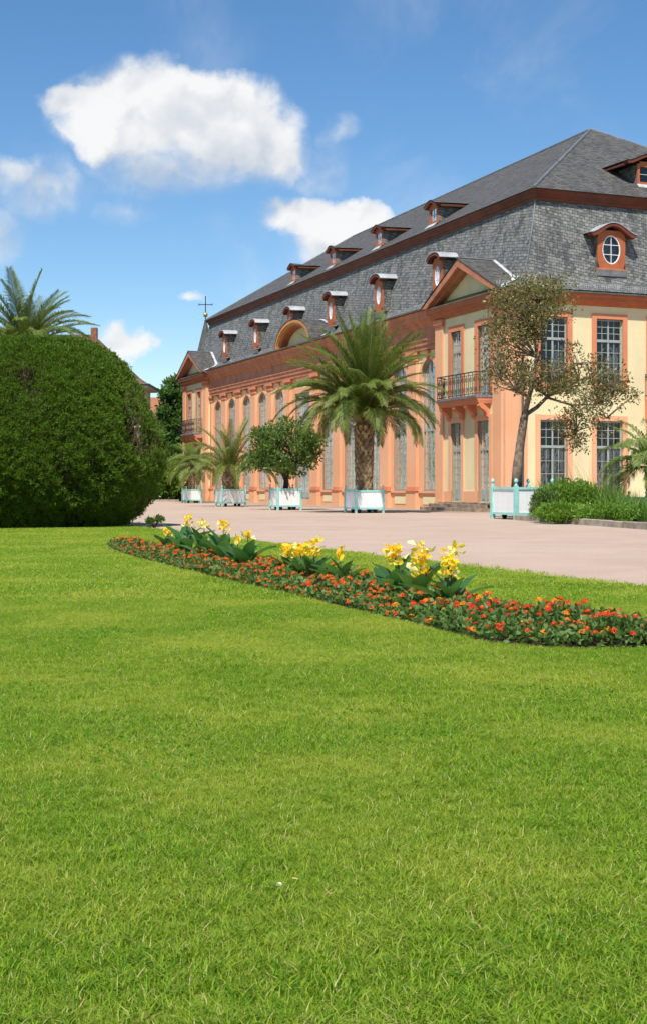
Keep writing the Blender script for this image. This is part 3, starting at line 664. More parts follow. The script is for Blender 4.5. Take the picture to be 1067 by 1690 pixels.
for far in (False, True):
    c = pavilion(0, far); T = (lambda s: s) if not far else (lambda s: L - s)
    # gable roof running back into the mansard
    half, apex, zb = 4.02, 12.06, 10.12
    for sg in (-1, 1):
        n = 10; polys = []; back = []
        for k in range(n + 1):
            t = k / n; y = c + sg * half * (1 - t); z = zb + (apex - zb) * t; back.append((mv(z) + 0.04, y, z))
        for k in range(n):
            a, b = back[k], back[k + 1]; polys.append([(-1.50, a[1], a[2]), (-1.50, b[1], b[2]), b, a])
        roof('gable_roof', polys, M['slateup'], B)
        # flashing along the valley
        mb = MB()
        for k in range(n):
            a, b = back[k], back[k + 1]
            mb.add([(a[0] - 0.20, a[1], a[2] + 0.02), (a[0] + 0.02, a[1] + sg * 0.02, a[2] + 0.05), (b[0] + 0.02, b[1] + sg * 0.02, b[2] + 0.05), (b[0] - 0.20, b[1], b[2] + 0.02)], [(0, 1, 2, 3)])
            mb.add([(a[0] + 0.02, a[1] + sg * 0.02, a[2] + 0.05), (a[0] + 0.06, a[1] + sg * 0.20, a[2] + 0.10), (b[0] + 0.06, b[1] + sg * 0.20, b[2] + 0.10), (b[0] + 0.02, b[1] + sg * 0.02, b[2] + 0.05)], [(0, 1, 2, 3)])
        mb.build('valley_flashing', M['flash'], B)
    MB().tube([(-1.52, c, apex + 0.02), (mv(apex) + 0.1, c, apex + 0.02)], 0.05, 5).build('gable_ridge', M['zincdark'], B)
    # balcony
    fr_ = front(VR); s0, s1 = T(0.85), T(5.85); f0, f1 = T(1.30), T(5.40); q_ = 0.68
    mb = MB(fr_); pl = [(s0, 0.05), (f0, -q_), (f1, -q_), (s1, 0.05)]
    mb.loft([[(p[0], p[1], 5.30) for p in pl], [(p[0], p[1], 5.42) for p in pl]])
    bal = mb.build('balcony', M['zincdark'], B)
    mb = MB(fr_); ins = lambda k: [(s0 + (f0 - s0) * 0.12 * k, 0.05), (f0 + (3.35 - T(0) if False else 0), -q_ + 0.07 * k), (f1, -q_ + 0.07 * k), (s1, 0.05)]
    mb.loft([[(p[0], p[1], 5.02) for p in ins(2.2)], [(p[0], p[1], 5.16) for p in ins(1.2)], [(p[0], p[1], 5.297) for p in ins(0.6)]]); mb.build('balcony_soffit', M['salmon'], bal)
    for s in (1.35, 2.65, 3.85, 5.25):
        mb = MB(fr_); s = T(s)
        out = [(0.02, 5.02), (-0.52, 5.02), (-0.55, 4.92), (-0.44, 4.80), (-0.28, 4.72), (-0.16, 4.58), (-0.16, 4.45), (-0.05, 4.36), (0.02, 4.36)]
        mb.loft([[(s - 0.15, d, z) for d, z in out], [(s + 0.15, d, z) for d, z in out]]); mb.build('bracket', M['salmon'], bal)
    # wrought-iron railing with scrolls
    path = [Vector((VR - 0.02, s0 + (f0 - s0) * 0.05, 0)), Vector((VR - q_ + 0.05, f0, 0)), Vector((VR - q_ + 0.05, f1, 0)), Vector((VR - 0.02, s1 + (f1 - s1) * 0.05, 0))]
    mb = MB(); zt, zl = 6.50, 5.50
    for a, b in zip(path, path[1:]):
        for z, r_ in ((zt, 0.028), (zl, 0.018), (zt - 0.14, 0.014)): mb.tube([a + Vector((0, 0, z)), b + Vector((0, 0, z))], r_, 5)
        ln = (b - a).length; n = max(2, round(ln / 0.42)); dr = (b - a) / ln
        for k in range(n + 1):
            p = a + dr * (ln * k / n); mb.tube([p + Vector((0, 0, 5.42)), p + Vector((0, 0, zt))], 0.017, 5)
            if k < n:
                mid = p + dr * (ln / n / 2); hw = ln / n * 0.36
                for sg in (-1, 1):
                    pts = []
                    for i in range(15):
                        t = i / 14; ang = t * 2 * math.pi * 1.35 - 0.6; rr = hw * (0.95 - 0.62 * t)
                        pts.append(mid + dr * (rr * math.cos(ang) * sg) + Vector((0, 0, (zt + zl - 0.14) / 2 + sg * (0.22 + rr * math.sin(ang) * 1.15))))
                    mb.tube(pts, 0.012, 4)
                mb.tube([mid + Vector((0, 0, zl)), mid + Vector((0, 0, zt - 0.14))], 0.010, 4)
    mb.build('balcony_railing', M['black'], bal)
    if not far:
        for k, (a, b, d, z0, z1) in enumerate(((0.9, 6.6, -1.02, 0.0, 0.17), (1.15, 6.3, -0.66, 0.17, 0.34))):
            s = a
            while s < b - 0.1:
                e = min(b, s + random.uniform(0.9, 1.6)); e = b if b - e < 0.5 else e
                MB(fr_).box(s + 0.006, e - 0.006, d + random.uniform(-0.012, 0.012), -0.13, z0, z1 - random.uniform(0, 0.008)).build('step_stone', M['stone'], B); s = e
        MB(fr_).box(0.9, 6.2, -0.18, 0.2, 0.34, 0.415).build('door_sill', M['stone'], B)
    # downpipe in the inner corner with the main front
    y = T(6.98); mb = MB()
    mb.tube([(VM - 0.70, T(7.35), 10.14), (VM - 0.62, T(7.30), 9.98), (VM - 0.16, T(7.0), 9.5), (VM - 0.14, y, 9.2), (VM - 0.14, y, 0.1)], 0.055, 7); mb.build('downpipe', M['zincdark'], B, smooth=True)
    gutter('gable_gutter', endw(0) if not far else farend(L), -1.45, -0.45, -0.70, 10.12, B)

# ---- end wall -----------------------------------------------------------------
ew = endw(0.0)
EW = [(1.06, 2.52), (4.08, 5.54), (7.10, 8.50), (10.2 - 0.75, 10.2 + 0.75)] 
EW += [(20.4 - b, 20.4 - a) for a, b in EW[:3]]
ops = []
for (a, b) in EW: ops += [(a, b, 0.5, 4.25), (a, b, 5.95 if not 7 < a < 13 else 5.4, 9.04)]
solid_wall('end_wall', ew, 0.42, WID + 0.45, 0.0, 9.62, ops, M['cream'])
MB(ew).box(-0.45, 0.42, 0.0, 0.4, 0.0, 9.62).build('corner_wall', M['orange'], B)
MB(ew).box(-0.86, -0.46, -0.03, 0.36, 0.0, 9.45).build('corner_return', M['orange'], B)
MB(ew).box(0.42, WID + 0.4, -0.04, 0.1, 0.0, 0.42).build('end_plinth', M['orange'], B)
for i, (a, b) in enumerate(EW[:4]):
    hi = 7 < a < 13
    surround('window_surround', ew, a, b, 0.5, 4.25, 0.24, M['orange'], B)
    surround('window_surround', ew, a, b, 5.45 if hi else 5.95, 9.04, 0.24, M['salmon'], B, sill=not hi)
    near = i < 2
    window('end_window', ew, a, b, 0.5, 4.25, 4, (4, 3), B, transom=3.02, seed=300 + i, panes='each' if near else 'joined', curtains=[(a + 0.05, a + 0.66, 0.6, 2.95), (a + 0.76, b - 0.06, 0.6, 2.95)])
    window('end_window', ew, a, b, 5.4 if hi else 5.95, 9.04, 4, (4, 3), B, transom=8.02, seed=320 + i, panes='each' if near else 'joined', curtains=[(b - 0.62, b - 0.08, 6.0, 7.75)])
profile_run('end_cornice', ew, -0.40, WID + 0.85, [(0.03, 9.62), (0.08, 9.68), (0.12, 9.74), (0.20, 9.80), (0.34, 9.84), (0.34, 9.98), (0.42, 10.04), (0.44, 10.12)], M['redlight'], B, back=0.4)
gutter('gutter', ew, -0.35, WID + 1.0, -0.52, 10.19, B)
# part of the middle balcony of the end wall
mb = MB(ew); pl = [(6.75, 0.05), (7.0, -0.75), (13.4, -0.75), (13.65, 0.05)]
mb.loft([[(p[0], p[1], 5.30) for p in pl], [(p[0], p[1], 5.42) for p in pl]]); eb = mb.build('end_balcony', M['salmon'], B)
for s in (6.95, 8.9, 11.5, 13.4):
    out = [(0.02, 5.3), (-0.58, 5.3), (-0.60, 5.12), (-0.46, 4.95), (-0.28, 4.82), (-0.16, 4.6), (-0.16, 4.4), (0.02, 4.3)]
    MB(ew).loft([[(s - 0.16, d, z) for d, z in out], [(s + 0.16, d, z) for d, z in out]]).build('bracket', M['salmon'], eb)
mb = MB(ew); pts = [(6.8, -0.02), (7.05, -0.7), (13.35, -0.7), (13.6, -0.02)]
for (a, b) in zip(pts, pts[1:]):
    for z in (5.5, 6.36, 6.5): mb.tube([(a[0], a[1], z), (b[0], b[1], z)], 0.02, 5)
    n = max(2, int(math.dist(a, b) / 0.2))
    for k in range(n + 1): t = k / n; mb.tube([(a[0] + (b[0] - a[0]) * t, a[1] + (b[1] - a[1]) * t, 5.42), (a[0] + (b[0] - a[0]) * t, a[1] + (b[1] - a[1]) * t, 6.5)], 0.014, 4)
mb.build('balcony_railing', M['black'], eb)
mb = MB(); mb.tube([(0.12, -0.50, 10.1), (0.12, -0.42, 9.95), (0.10, -0.12, 9.45), (0.10, -0.10, 9.2), (0.10, -0.10, 0.1)], 0.055, 7); mb.build('downpipe', M['zincdark'], B, smooth=True)
# remaining outer walls close the volume
MB().box(WID + 0.05, WID + 0.45, 0.4, L - 0.4, 0, 9.62).build('back_wall', M['cream'], B)
MB().box(VM, WID + 0.45, L - 0.4, L, 0, 9.62).build('far_end_wall', M['cream'], B)
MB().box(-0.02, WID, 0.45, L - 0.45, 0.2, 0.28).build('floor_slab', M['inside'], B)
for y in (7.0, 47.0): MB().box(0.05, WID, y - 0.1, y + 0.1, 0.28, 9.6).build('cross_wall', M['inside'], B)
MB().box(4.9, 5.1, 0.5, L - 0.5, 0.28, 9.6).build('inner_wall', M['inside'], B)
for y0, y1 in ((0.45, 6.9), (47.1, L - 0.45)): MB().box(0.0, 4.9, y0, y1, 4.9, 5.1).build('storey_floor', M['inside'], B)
# snow guards
def snow_guard(mp, s0, s1, d, z):
    mb = MB(mp)
    for h in (0.04, 0.13, 0.22): mb.tube([(s0, d, z + h), (s1, d, z + h)], 0.010, 4)
    n = int((s1 - s0) / 0.12)
    for k in range(n + 1): s = s0 + (s1 - s0) * k / n; mb.tube([(s, d, z), (s, d, z + 0.24)], 0.008, 4)
    mb.build('snow_guard', M['zinc'], B)
snow_guard(ew, 0.9, 19, -0.38, 10.36)
snow_guard(endw(0), -1.35, -0.55, -0.30, 10.28)
for s in (1.35, 2.35): pass
# ---- arched gable over the portal ----------------------------------------------
def arch_z(y, half=3.15, rise=1.62, z0=10.22):
    t = min(1.0, abs(y - CEN) / half); return z0 + rise * math.sqrt(max(0.0, 1 - t * t))
n = 20; half = 3.15
ys = [CEN + half * math.cos(math.pi * (1 - k / n)) for k in range(n + 1)]
def arch_ring(name, o, i_, d0, d1, mat):
    mb = MB()
    for k in range(n):
        t0, t1 = math.pi * (1 - k / n), math.pi * (1 - (k + 1) / n)
        P = lambda t, off: (CEN + (half + off) * math.cos(t), 10.20 + (1.62 + off) * math.sin(t))
        qd = [P(t0, o), P(t1, o), P(t1, i_), P(t0, i_)]
        mb.loft([[(d0, p[0], p[1]) for p in qd], [(d1, p[0], p[1]) for p in qd]])
    return mb.build(name, mat, B)
arch_ring('arch_moulding', 0.02, -0.16, -1.24, -0.95, M['ochre'])
arch_ring('arch_moulding', -0.16, -0.30, -1.17, -0.95, M['ochre'])
arch_ring('arch_soffit', 0.0, -0.40, -0.95, -0.45, M['redlight'])
mb = MB(); ar = [(CEN + (half - 0.3) * math.cos(math.pi * k / n), 10.18 + (1.62 - 0.3) * math.sin(math.pi * k / n)) for k in range(n + 1)]
mb.loft([[(-0.50, p[0], p[1]) for p in ar], [(-0.25, p[0], p[1]) for p in ar]]); mb.build('arch_tympanum', M['cream'], B)
polys = []; bk = []
for k in range(n + 1):
    t = math.pi * (1 - k / n); y = CEN + (half + 0.06) * math.cos(t); z = 10.22 + (1.62 + 0.06) * math.sin(t); bk.append((mv(z) + 0.04, y, z))
for k in range(n): a, b = bk[k], bk[k + 1]; polys.append([(-1.26, a[1], a[2]), (-1.26, b[1], b[2]), b, a])
roof('arch_roof', polys, M['slateup'], B)
mb = MB()
for k in range(n):
    a, b = bk[k], bk[k + 1]; sa = -1 if a[1] < CEN else 1; sb = -1 if b[1] < CEN else 1
    mb.add([(a[0] - 0.12, a[1], a[2] + 0.025), (a[0] + 0.08, a[1] + sa * 0.16, a[2] + 0.10), (b[0] + 0.08, b[1] + sb * 0.16, b[2] + 0.10), (b[0] - 0.12, b[1], b[2] + 0.025)], [(0, 1, 2, 3)])
mb.build('valley_flashing', M['flash'], B)

# ---- dormers --------------------------------------------------------------------
def hood_curve(c, hw, z, rise, n=12, ogee=False):
    """outline of the hood from left to right"""
    pts = []
    for k in range(n + 1):
        x = -1 + 2 * k / n
        if ogee: h = math.cos(x * math.pi / 2) ** 1.5 * 0.9 + 0.12 * (abs(x) ** 4) - 0.02
        else: h = math.sqrt(max(0, 1 - (abs(x) * 0.94) ** 2.2))
        pts.append((c + hw * x, z + rise * h))
    return pts
def lower_dormer(mp, back_fn, s, front_d, zs=11.12, ogee=False, bw=0.52, hw=0.80, far_roof=0.9, glass_w=0.30, glass_h=0.52, zh=12.72, rise=0.52):
    """little mansard dormer with an oval light and a curved zinc hood"""
    # face board with an oval opening
    mb = MB(mp); n = 20; zc = (zs + zh) / 2 + 0.12
    ov = [(s + glass_w * math.cos(2 * math.pi * k / n), zc + glass_h * math.sin(2 * math.pi * k / n)) for k in range(n)]
    def box_pt(k):
        a = 2 * math.pi * k / n; x, z = math.cos(a), math.sin(a); hz = (zh + 0.25 - zs) / 2; cz = (zs + zh + 0.25) / 2
        m_ = min(bw / abs(x) if abs(x) > 1e-6 else 9, hz / abs(z) if abs(z) > 1e-6 else 9); return (s + x * m_, cz + z * m_)
    bx = [box_pt(k) for k in range(n)]
    for k in range(n):
        j = (k + 1) % n; qd = [bx[k], bx[j], ov[j], ov[k]]
        mb.loft([[(p[0], front_d, p[1]) for p in qd], [(p[0], front_d + 0.10, p[1]) for p in qd]])
    body = mb.build('dormer', M['redlight'], B)
    mb = MB(mp); i2 = [(s + (glass_w - 0.05) * math.cos(2 * math.pi * k / n), zc + (glass_h - 0.05) * math.sin(2 * math.pi * k / n)) for k in range(n)]
    for k in range(n):
        j = (k + 1) % n; qd = [ov[k], ov[j], i2[j], i2[k]]
        mb.loft([[(p[0], front_d + 0.02, p[1]) for p in qd], [(p[0], front_d + 0.09, p[1]) for p in qd]])
    for f_ in (-1 / 3, 1 / 3): z = zc + f_ * glass_h; h = glass_w * math.sqrt(1 - f_ * f_) - 0.04; mb.box(s - h, s + h, front_d + 0.035, front_d + 0.07, z - 0.014, z + 0.014)
    mb.box(s - 0.015, s + 0.015, front_d + 0.034, front_d + 0.071, zc - glass_h + 0.04, zc + glass_h - 0.04)
    mb.build('oval_sash', M['petalwhite'], body)
    MB(mp).add([(p[0], front_d + 0.055, p[1]) for p in ov], [tuple(range(n))]).build('pane', M['glass'], body, fix=False)
    MB(mp).box(s - bw, s + bw, front_d + 0.101, front_d + 0.14, zs, zh).build('dark_lining', M['black'], body) if False else None
    # slated cheeks
    for sg in (-1, 1):
        pts = [(front_d + 0.02, zs)] + [(back_fn(z) + 0.1, z) for z in np.linspace(zs, zh + 0.1, 5)] + [(front_d + 0.02, zh + 0.1)]
        po = [mp(s + sg * (bw - 0.01), d, z) for d, z in pts]; P = [Vector(p) for p in po]
        me = bpy.data.meshes.new('cheek'); me.from_pydata([tuple(p) for p in P], [], [tuple(range(len(P)))]); me.materials.append(M['slate']); ul = me.uv_layers.new(name='UVMap')
        for k, (d, z) in enumerate(pts): ul.data[k].uv = (d, z)
        link('cheek', me, body)
    # hood: red moulding in front, zinc skin running back
    hc = hood_curve(s, hw, zh, rise, 14, ogee); mb = MB(mp); inn = hood_curve(s, hw - 0.13, zh - 0.16, rise, 14, ogee)
    for k in range(14):
        qd = [hc[k], hc[k + 1], inn[k + 1], inn[k]]
        mb.loft([[(p[0], front_d - 0.24, p[1]) for p in qd], [(p[0], front_d + 0.12, p[1]) for p in qd]])
    mb.build('hood_moulding', M['maroon'], body)
    mb = MB(mp); top = hood_curve(s, hw + 0.03, zh + 0.025, rise, 14, ogee)
    bd = back_fn(zh + rise) + far_roof * 0.2
    for k in range(14):
        qd = [top[k], top[k + 1]]
        mb.loft([[(qd[0][0], front_d - 0.27, qd[0][1]), (qd[1][0], front_d - 0.27, qd[1][1]), (qd[1][0], front_d - 0.27, qd[1][1] - 0.03), (qd[0][0], front_d - 0.27, qd[0][1] - 0.03)],
                 [(qd[0][0], bd, qd[0][1] + 0.03), (qd[1][0], bd, qd[1][1] + 0.03), (qd[1][0], bd, qd[1][1]), (qd[0][0], bd, qd[0][1])]])
    mb.build('hood', M['zinc'], body)
    MB(mp).box(s - bw - 0.05, s + bw + 0.05, front_d - 0.08, front_d + 0.15, zs - 0.07, zs).build('sill', M['red'], body)
    MB(mp).add([(s - bw - 0.08, front_d - 0.06, zs - 0.06), (s + bw + 0.08, front_d - 0.06, zs - 0.06), (s + bw + 0.14, back_fn(zs - 0.34) - 0.035, zs - 0.34), (s - bw - 0.14, back_fn(zs - 0.34) - 0.035, zs - 0.34)], [(0, 1, 2, 3)]).build('sill_flashing', M['flash'], body)
    return body
for off in (3.68, 11.0, 18.5):
    for sg in (-1, 1): lower_dormer(lambda s, d, z: (d, s, z), mv, CEN + sg * off, 0.0)
lower_dormer(lambda s, d, z: (s, d, z), mu, 4.85, -0.12, zs=11.40, ogee=True, bw=0.76, hw=1.28, glass_w=0.50, glass_h=0.68, zh=12.95, rise=0.66)
def up_z(v): return 14.985 + (v - e0[0]) * (ZR - 14.985) / (VA - e0[0])
def up_zu(u): return 14.985 + (u - e0[1]) * (ZR - 14.985) / (UA - e0[1])
def upper_dormer(mp, zf, s, d, bw=0.50, hw=0.80, h=0.95, ogee=True, rise=0.34):
    z0 = zf(d) + 0.08; zt = z0 + h
    mb = MB(mp); mb.box(s - bw, s - bw + 0.14, d, d + 0.1, z0, zt); mb.box(s + bw - 0.14, s + bw, d, d + 0.1, z0, zt); mb.box(s - bw + 0.14, s + bw - 0.14, d, d + 0.1, z0, z0 + 0.12); mb.box(s - bw + 0.14, s + bw - 0.14, d, d + 0.1, zt - 0.14, zt + 0.12)
    body = mb.build('dormer', M['redlight'], B)
    mb = MB(mp); mb.box(s - 0.02, s + 0.02, d + 0.04, d + 0.08, z0 + 0.12, zt - 0.14); mb.box(s - bw + 0.14, s + bw - 0.14, d + 0.045, d + 0.075, (z0 + zt) / 2 - 0.02, (z0 + zt) / 2 + 0.02)
    mb.build('glazing_bars', M['frame'], body)
    MB(mp).add([(s - bw + 0.14, d + 0.06, z0 + 0.12), (s + bw - 0.14, d + 0.06, z0 + 0.12), (s + bw - 0.14, d + 0.06, zt - 0.14), (s - bw + 0.14, d + 0.06, zt - 0.14)], [(0, 1, 2, 3)]).build('pane', M['glass'], body, fix=False)
    slope = zf(1.0) - zf(0.0); dback = d + (zt + 0.05 - zf(d)) / slope
    for sg in (-1, 1):
        pts = [(d + 0.02, z0 - 0.05), (dback, zt), (d + 0.02, zt)]
        P = [mp(s + sg * (bw - 0.01), a, z) for a, z in pts]; me = bpy.data.meshes.new('cheek'); me.from_pydata([tuple(p) for p in P], [], [(0, 1, 2)]); me.materials.append(M['slate']); ul = me.uv_layers.new(name='UVMap')
        for k, (a, z) in enumerate(pts): ul.data[k].uv = (a, z)
        link('cheek', me, body)
    hc = hood_curve(s, hw, zt, rise, 12, ogee); inn = hood_curve(s, hw - 0.1, zt - 0.13, rise, 12, ogee); mb = MB(mp)
    for k in range(12):
        qd = [hc[k], hc[k + 1], inn[k + 1], inn[k]]
        mb.loft([[(p[0], d - 0.2, p[1]) for p in qd], [(p[0], d + 0.1, p[1]) for p in qd]])
    for sg in (-1, 1):
        x = s + sg * (hw - 0.06); mb.loft([[(x - 0.05, d + 0.1, zt - 0.12), (x + 0.05, d + 0.1, zt - 0.12), (x + 0.05, d + 0.1, zt + 0.0), (x - 0.05, d + 0.1, zt + 0.0)],
                                           [(x - 0.05, dback + 0.05, zt - 0.05), (x + 0.05, dback + 0.05, zt - 0.05), (x + 0.05, dback + 0.05, zt + 0.04), (x - 0.05, dback + 0.05, zt + 0.04)]])
    mb.build('hood_moulding', M['maroon'], body)
    top = hood_curve(s, hw + 0.03, zt + 0.025, rise, 12, ogee); bs = hood_curve(s, hw + 0.03, zt + 0.12, 0.12, 12, ogee); po = []
    for k in range(12): po.append([mp(top[k][0], d - 0.23, top[k][1]), mp(top[k + 1][0], d - 0.23, top[k + 1][1]), mp(bs[k + 1][0], dback + (bs[k + 1][1] - zt) / slope + 0.2, bs[k + 1][1]), mp(bs[k][0], dback + (bs[k][1] - zt) / slope + 0.2, bs[k][1])])
    roof('hood', po, M['slateup'], body)
    MB(mp).add([(s - bw - 0.06, d - 0.02, z0 - 0.0), (s + bw + 0.06, d - 0.02, z0 - 0.0), (s + bw + 0.1, d - 0.28, zf(d - 0.28) + 0.03), (s - bw - 0.1, d - 0.28, zf(d - 0.28) + 0.03)], [(0, 1, 2, 3)]).build('sill_flashing', M['flash'], body)
for y in (12.25, 19.6, 27.0, 34.4): upper_dormer(lambda s, d, z: (d, s, z), up_z, y, 1.62)
upper_dormer(lambda s, d, z: (s, d, z), up_zu, 8.3, 1.75, bw=0.72, hw=1.45, h=1.0, rise=0.55)

# ================================================================== PLANT HELPERS
def unit(a): return a / np.maximum(np.linalg.norm(a, axis=-1, keepdims=True), 1e-9)
def leaf_cloud(P, size, aspect=0.45, dirs=None, spread=1.0, fold=0.15, r=None, jitter=0.35):
    """one folded diamond leaf (a quad) at each point; dirs = preferred growing direction"""
    r = r or rng; n = len(P); d = r.normal(size=(n, 3)) * spread
    if dirs is not None: d = d + dirs
    d = unit(d); s = unit(np.cross(d, r.normal(size=(n, 3)))); nn = np.cross(d, s)
    sz = (size * (1 + jitter * r.uniform(-1, 1, n)))[:, None]
    v = np.stack([P, P + d * sz * 0.5 + s * sz * aspect * 0.5 + nn * sz * fold, P + d * sz, P + d * sz * 0.5 - s * sz * aspect * 0.5 + nn * sz * fold], 1).reshape(-1, 3)
    return v, np.arange(4 * n).reshape(-1, 4)
def clumps(centers, radii, n_each, r=None, flat=1.0):
    r = r or rng; out = []
    for c, rad, n in zip(centers, radii, n_each):
        p = r.normal(size=(n, 3)); p = unit(p) * (r.uniform(0.15, 1.0, (n, 1)) ** 0.55) * rad; p[:, 2] *= flat; out.append(p + np.array(c))
    return np.concatenate(out)
def ellipsoid_centers(c, rad, n, r=None, shell=0.55):
    r = r or rng; p = unit(r.normal(size=(n, 3))) * (r.uniform(shell ** 3, 1, (n, 1)) ** (1 / 3)); return p * np.array(rad) + np.array(c)
def branchy(mb, start, tips, r0, r1=0.012, sag=0.25, seed=1, n=6):
    rr = random.Random(seed)
    for t in tips:
        a, b = Vector(start), Vector(t); mid = a.lerp(b, 0.5) + Vector((rr.uniform(-1, 1), rr.uniform(-1, 1), rr.uniform(-0.2, 1))) * (b - a).length * sag * 0.5
        pts = [a * (1 - k) ** 2 + mid * 2 * k * (1 - k) + b * k * k for k in [i / n for i in range(n + 1)]]
        mb.tube(pts, [r0 + (r1 - r0) * (i / n) ** 0.8 for i in range(n + 1)], 5)

def frond_mesh(name, length, p0, p1, pairs, leaflet, width, mat, seed=0, vee=0.35, sweep=0.75, tipdroop=0.3):
    """pinnate palm leaf launched along +x, pitch p0 at the base falling to p1 at the tip"""
    rr = random.Random(seed); n = 26; pts = [Vector((0, 0, 0))]; tang = []
    for i in range(n):
        t = i / (n - 1); a = R(p0 + (p1 - p0) * t ** 1.15); d = Vector((math.cos(a), 0, math.sin(a))); tang.append(d); pts.append(pts[-1] + d * (length / n))
    V = []; Q = []
    for k in range(pairs):
        t = 0.13 + 0.87 * (k + 0.5) / pairs; x = t * n; i = min(n - 1, int(x)); p = pts[i].lerp(pts[i + 1], x - i); d = tang[i]; up = Vector((-d.z, 0, d.x))
        ll = leaflet * (0.45 + 0.9 * math.sin(min(1, t * 1.15) * math.pi * 0.62 + 0.35)) * (1 - 0.55 * max(0, t - 0.6) / 0.4) * rr.uniform(0.88, 1.1)
        for sg in (-1, 1):
            sw = sweep + 0.5 * t + rr.uniform(-0.12, 0.12); ve = vee + rr.uniform(-0.22, 0.22)
            dr = (Vector((0, sg, 0)) + d * sw + up * ve).normalized(); wv = d.cross(dr).normalized().cross(dr).normalized() * (width * 0.5) + up * width * 0.15
            m1 = p + dr * ll * 0.55; tip = p + (dr + Vector((0, 0, -tipdroop * rr.uniform(0.5, 1.5)))).normalized() * ll
            b = len(V); V += [p - wv * 0.5, p + wv * 0.5, m1 + wv, m1 - wv, tip]; Q.append((b, b + 1, b + 2, b + 3)); Q.append((b + 3, b + 2, b + 4))
    me = bpy.data.meshes.new(name); mb = MB(); mb.tube(pts[::2] + [pts[-1]], [0.03 * (1 - 0.85 * i / 13) * length / 2.5 for i in range(len(pts[::2]) + 1)], 5)
    nb = len(mb.v); me.from_pydata([tuple(v) for v in V] + mb.v, [], [tuple(f) for f in Q] + [tuple(len(V) + i for i in f) for f in mb.f]); me.materials.append(mat); me.materials.append(M['rachis'])
    me.polygons.foreach_set('material_index', [0] * len(Q) + [1] * len(mb.f)); me.update(); return me
def palm(name, loc, trunk_h, trunk_r, meshes, n, label, elev, scale=1.0, seed=0, flare=1.15, young=None, scales=(12, 15), crownr=0.25, group=None, cat='palm', extra=()):
    rr = random.Random(seed); root = empty(name, loc); tag(root, label, cat, group)
    mb = MB(); prof = []
    for k in range(9):
        t = k / 8; prof.append((trunk_r * (1 + 0.06 * math.sin(k * 2.3)) * (1 + (flare - 1) * t), trunk_h * t))
    prof += [(trunk_r * 0.9, trunk_h + 0.25 * scale), (trunk_r * 0.3, trunk_h + 0.5 * scale)]
    tr = mb.lathe(prof, 14).build('trunk', M['palmtrunk'], root, smooth=True)
    sm = MB(); rings, per = scales[1], scales[0]
    for k in range(rings):
        z = trunk_h * (k + 0.2) / rings; rad = trunk_r * (1 + (flare - 1) * k / rings); up_ = k / rings
        for j in range(per):
            a = 2 * math.pi * (j + 0.5 * (k % 2)) / per + rr.uniform(-0.06, 0.06); hw = math.pi * rad / per * 0.92; hh = trunk_h / rings * rr.uniform(0.8, 1.1)
            o = rad * (0.10 + 0.13 * up_) * rr.uniform(0.7, 1.3); ca, sa = math.cos(a), math.sin(a)
            P = lambda rr_, tt, zz: (ca * rr_ - sa * tt, sa * rr_ + ca * tt, zz)
            sm.add([P(rad * 0.97, -hw, z), P(rad * 0.97, hw, z), P(rad * 0.97 + o, hw * 0.55, z + hh), P(rad * 0.97 + o, -hw * 0.55, z + hh), P(rad * 0.95, 0, z + hh * 1.25), P(rad * 0.97 + o * 0.6, 0, z - hh * 0.35)],
                   [(0, 5, 3), (5, 1, 2), (5, 2, 3), (3, 2, 4), (1, 4, 2), (0, 3, 4)])
    stuff(sm.build('leaf_bases', M['palmbase'], root))
    ga = 2.39996
    for i in range(n):
        t = (i + 0.5) / n; a = i * ga + rr.uniform(-0.25, 0.25); k = min(len(meshes) - 1, int(t ** elev * len(meshes)))
        rad = trunk_r * 0.55 * (0.3 + 0.7 * t)
        f = link('frond', meshes[k], root, (rad * math.cos(a), rad * math.sin(a), trunk_h + crownr * (1 - t) + 0.08), (rr.uniform(-0.25, 0.25), rr.uniform(-0.14, 0.14), a), scale * rr.uniform(0.86, 1.1))
    for (k, a, s_, tilt) in extra:
        link('frond', meshes[k], root, (trunk_r * 0.6 * math.cos(a), trunk_r * 0.6 * math.sin(a), trunk_h), (0, tilt, a), s_)
    return root

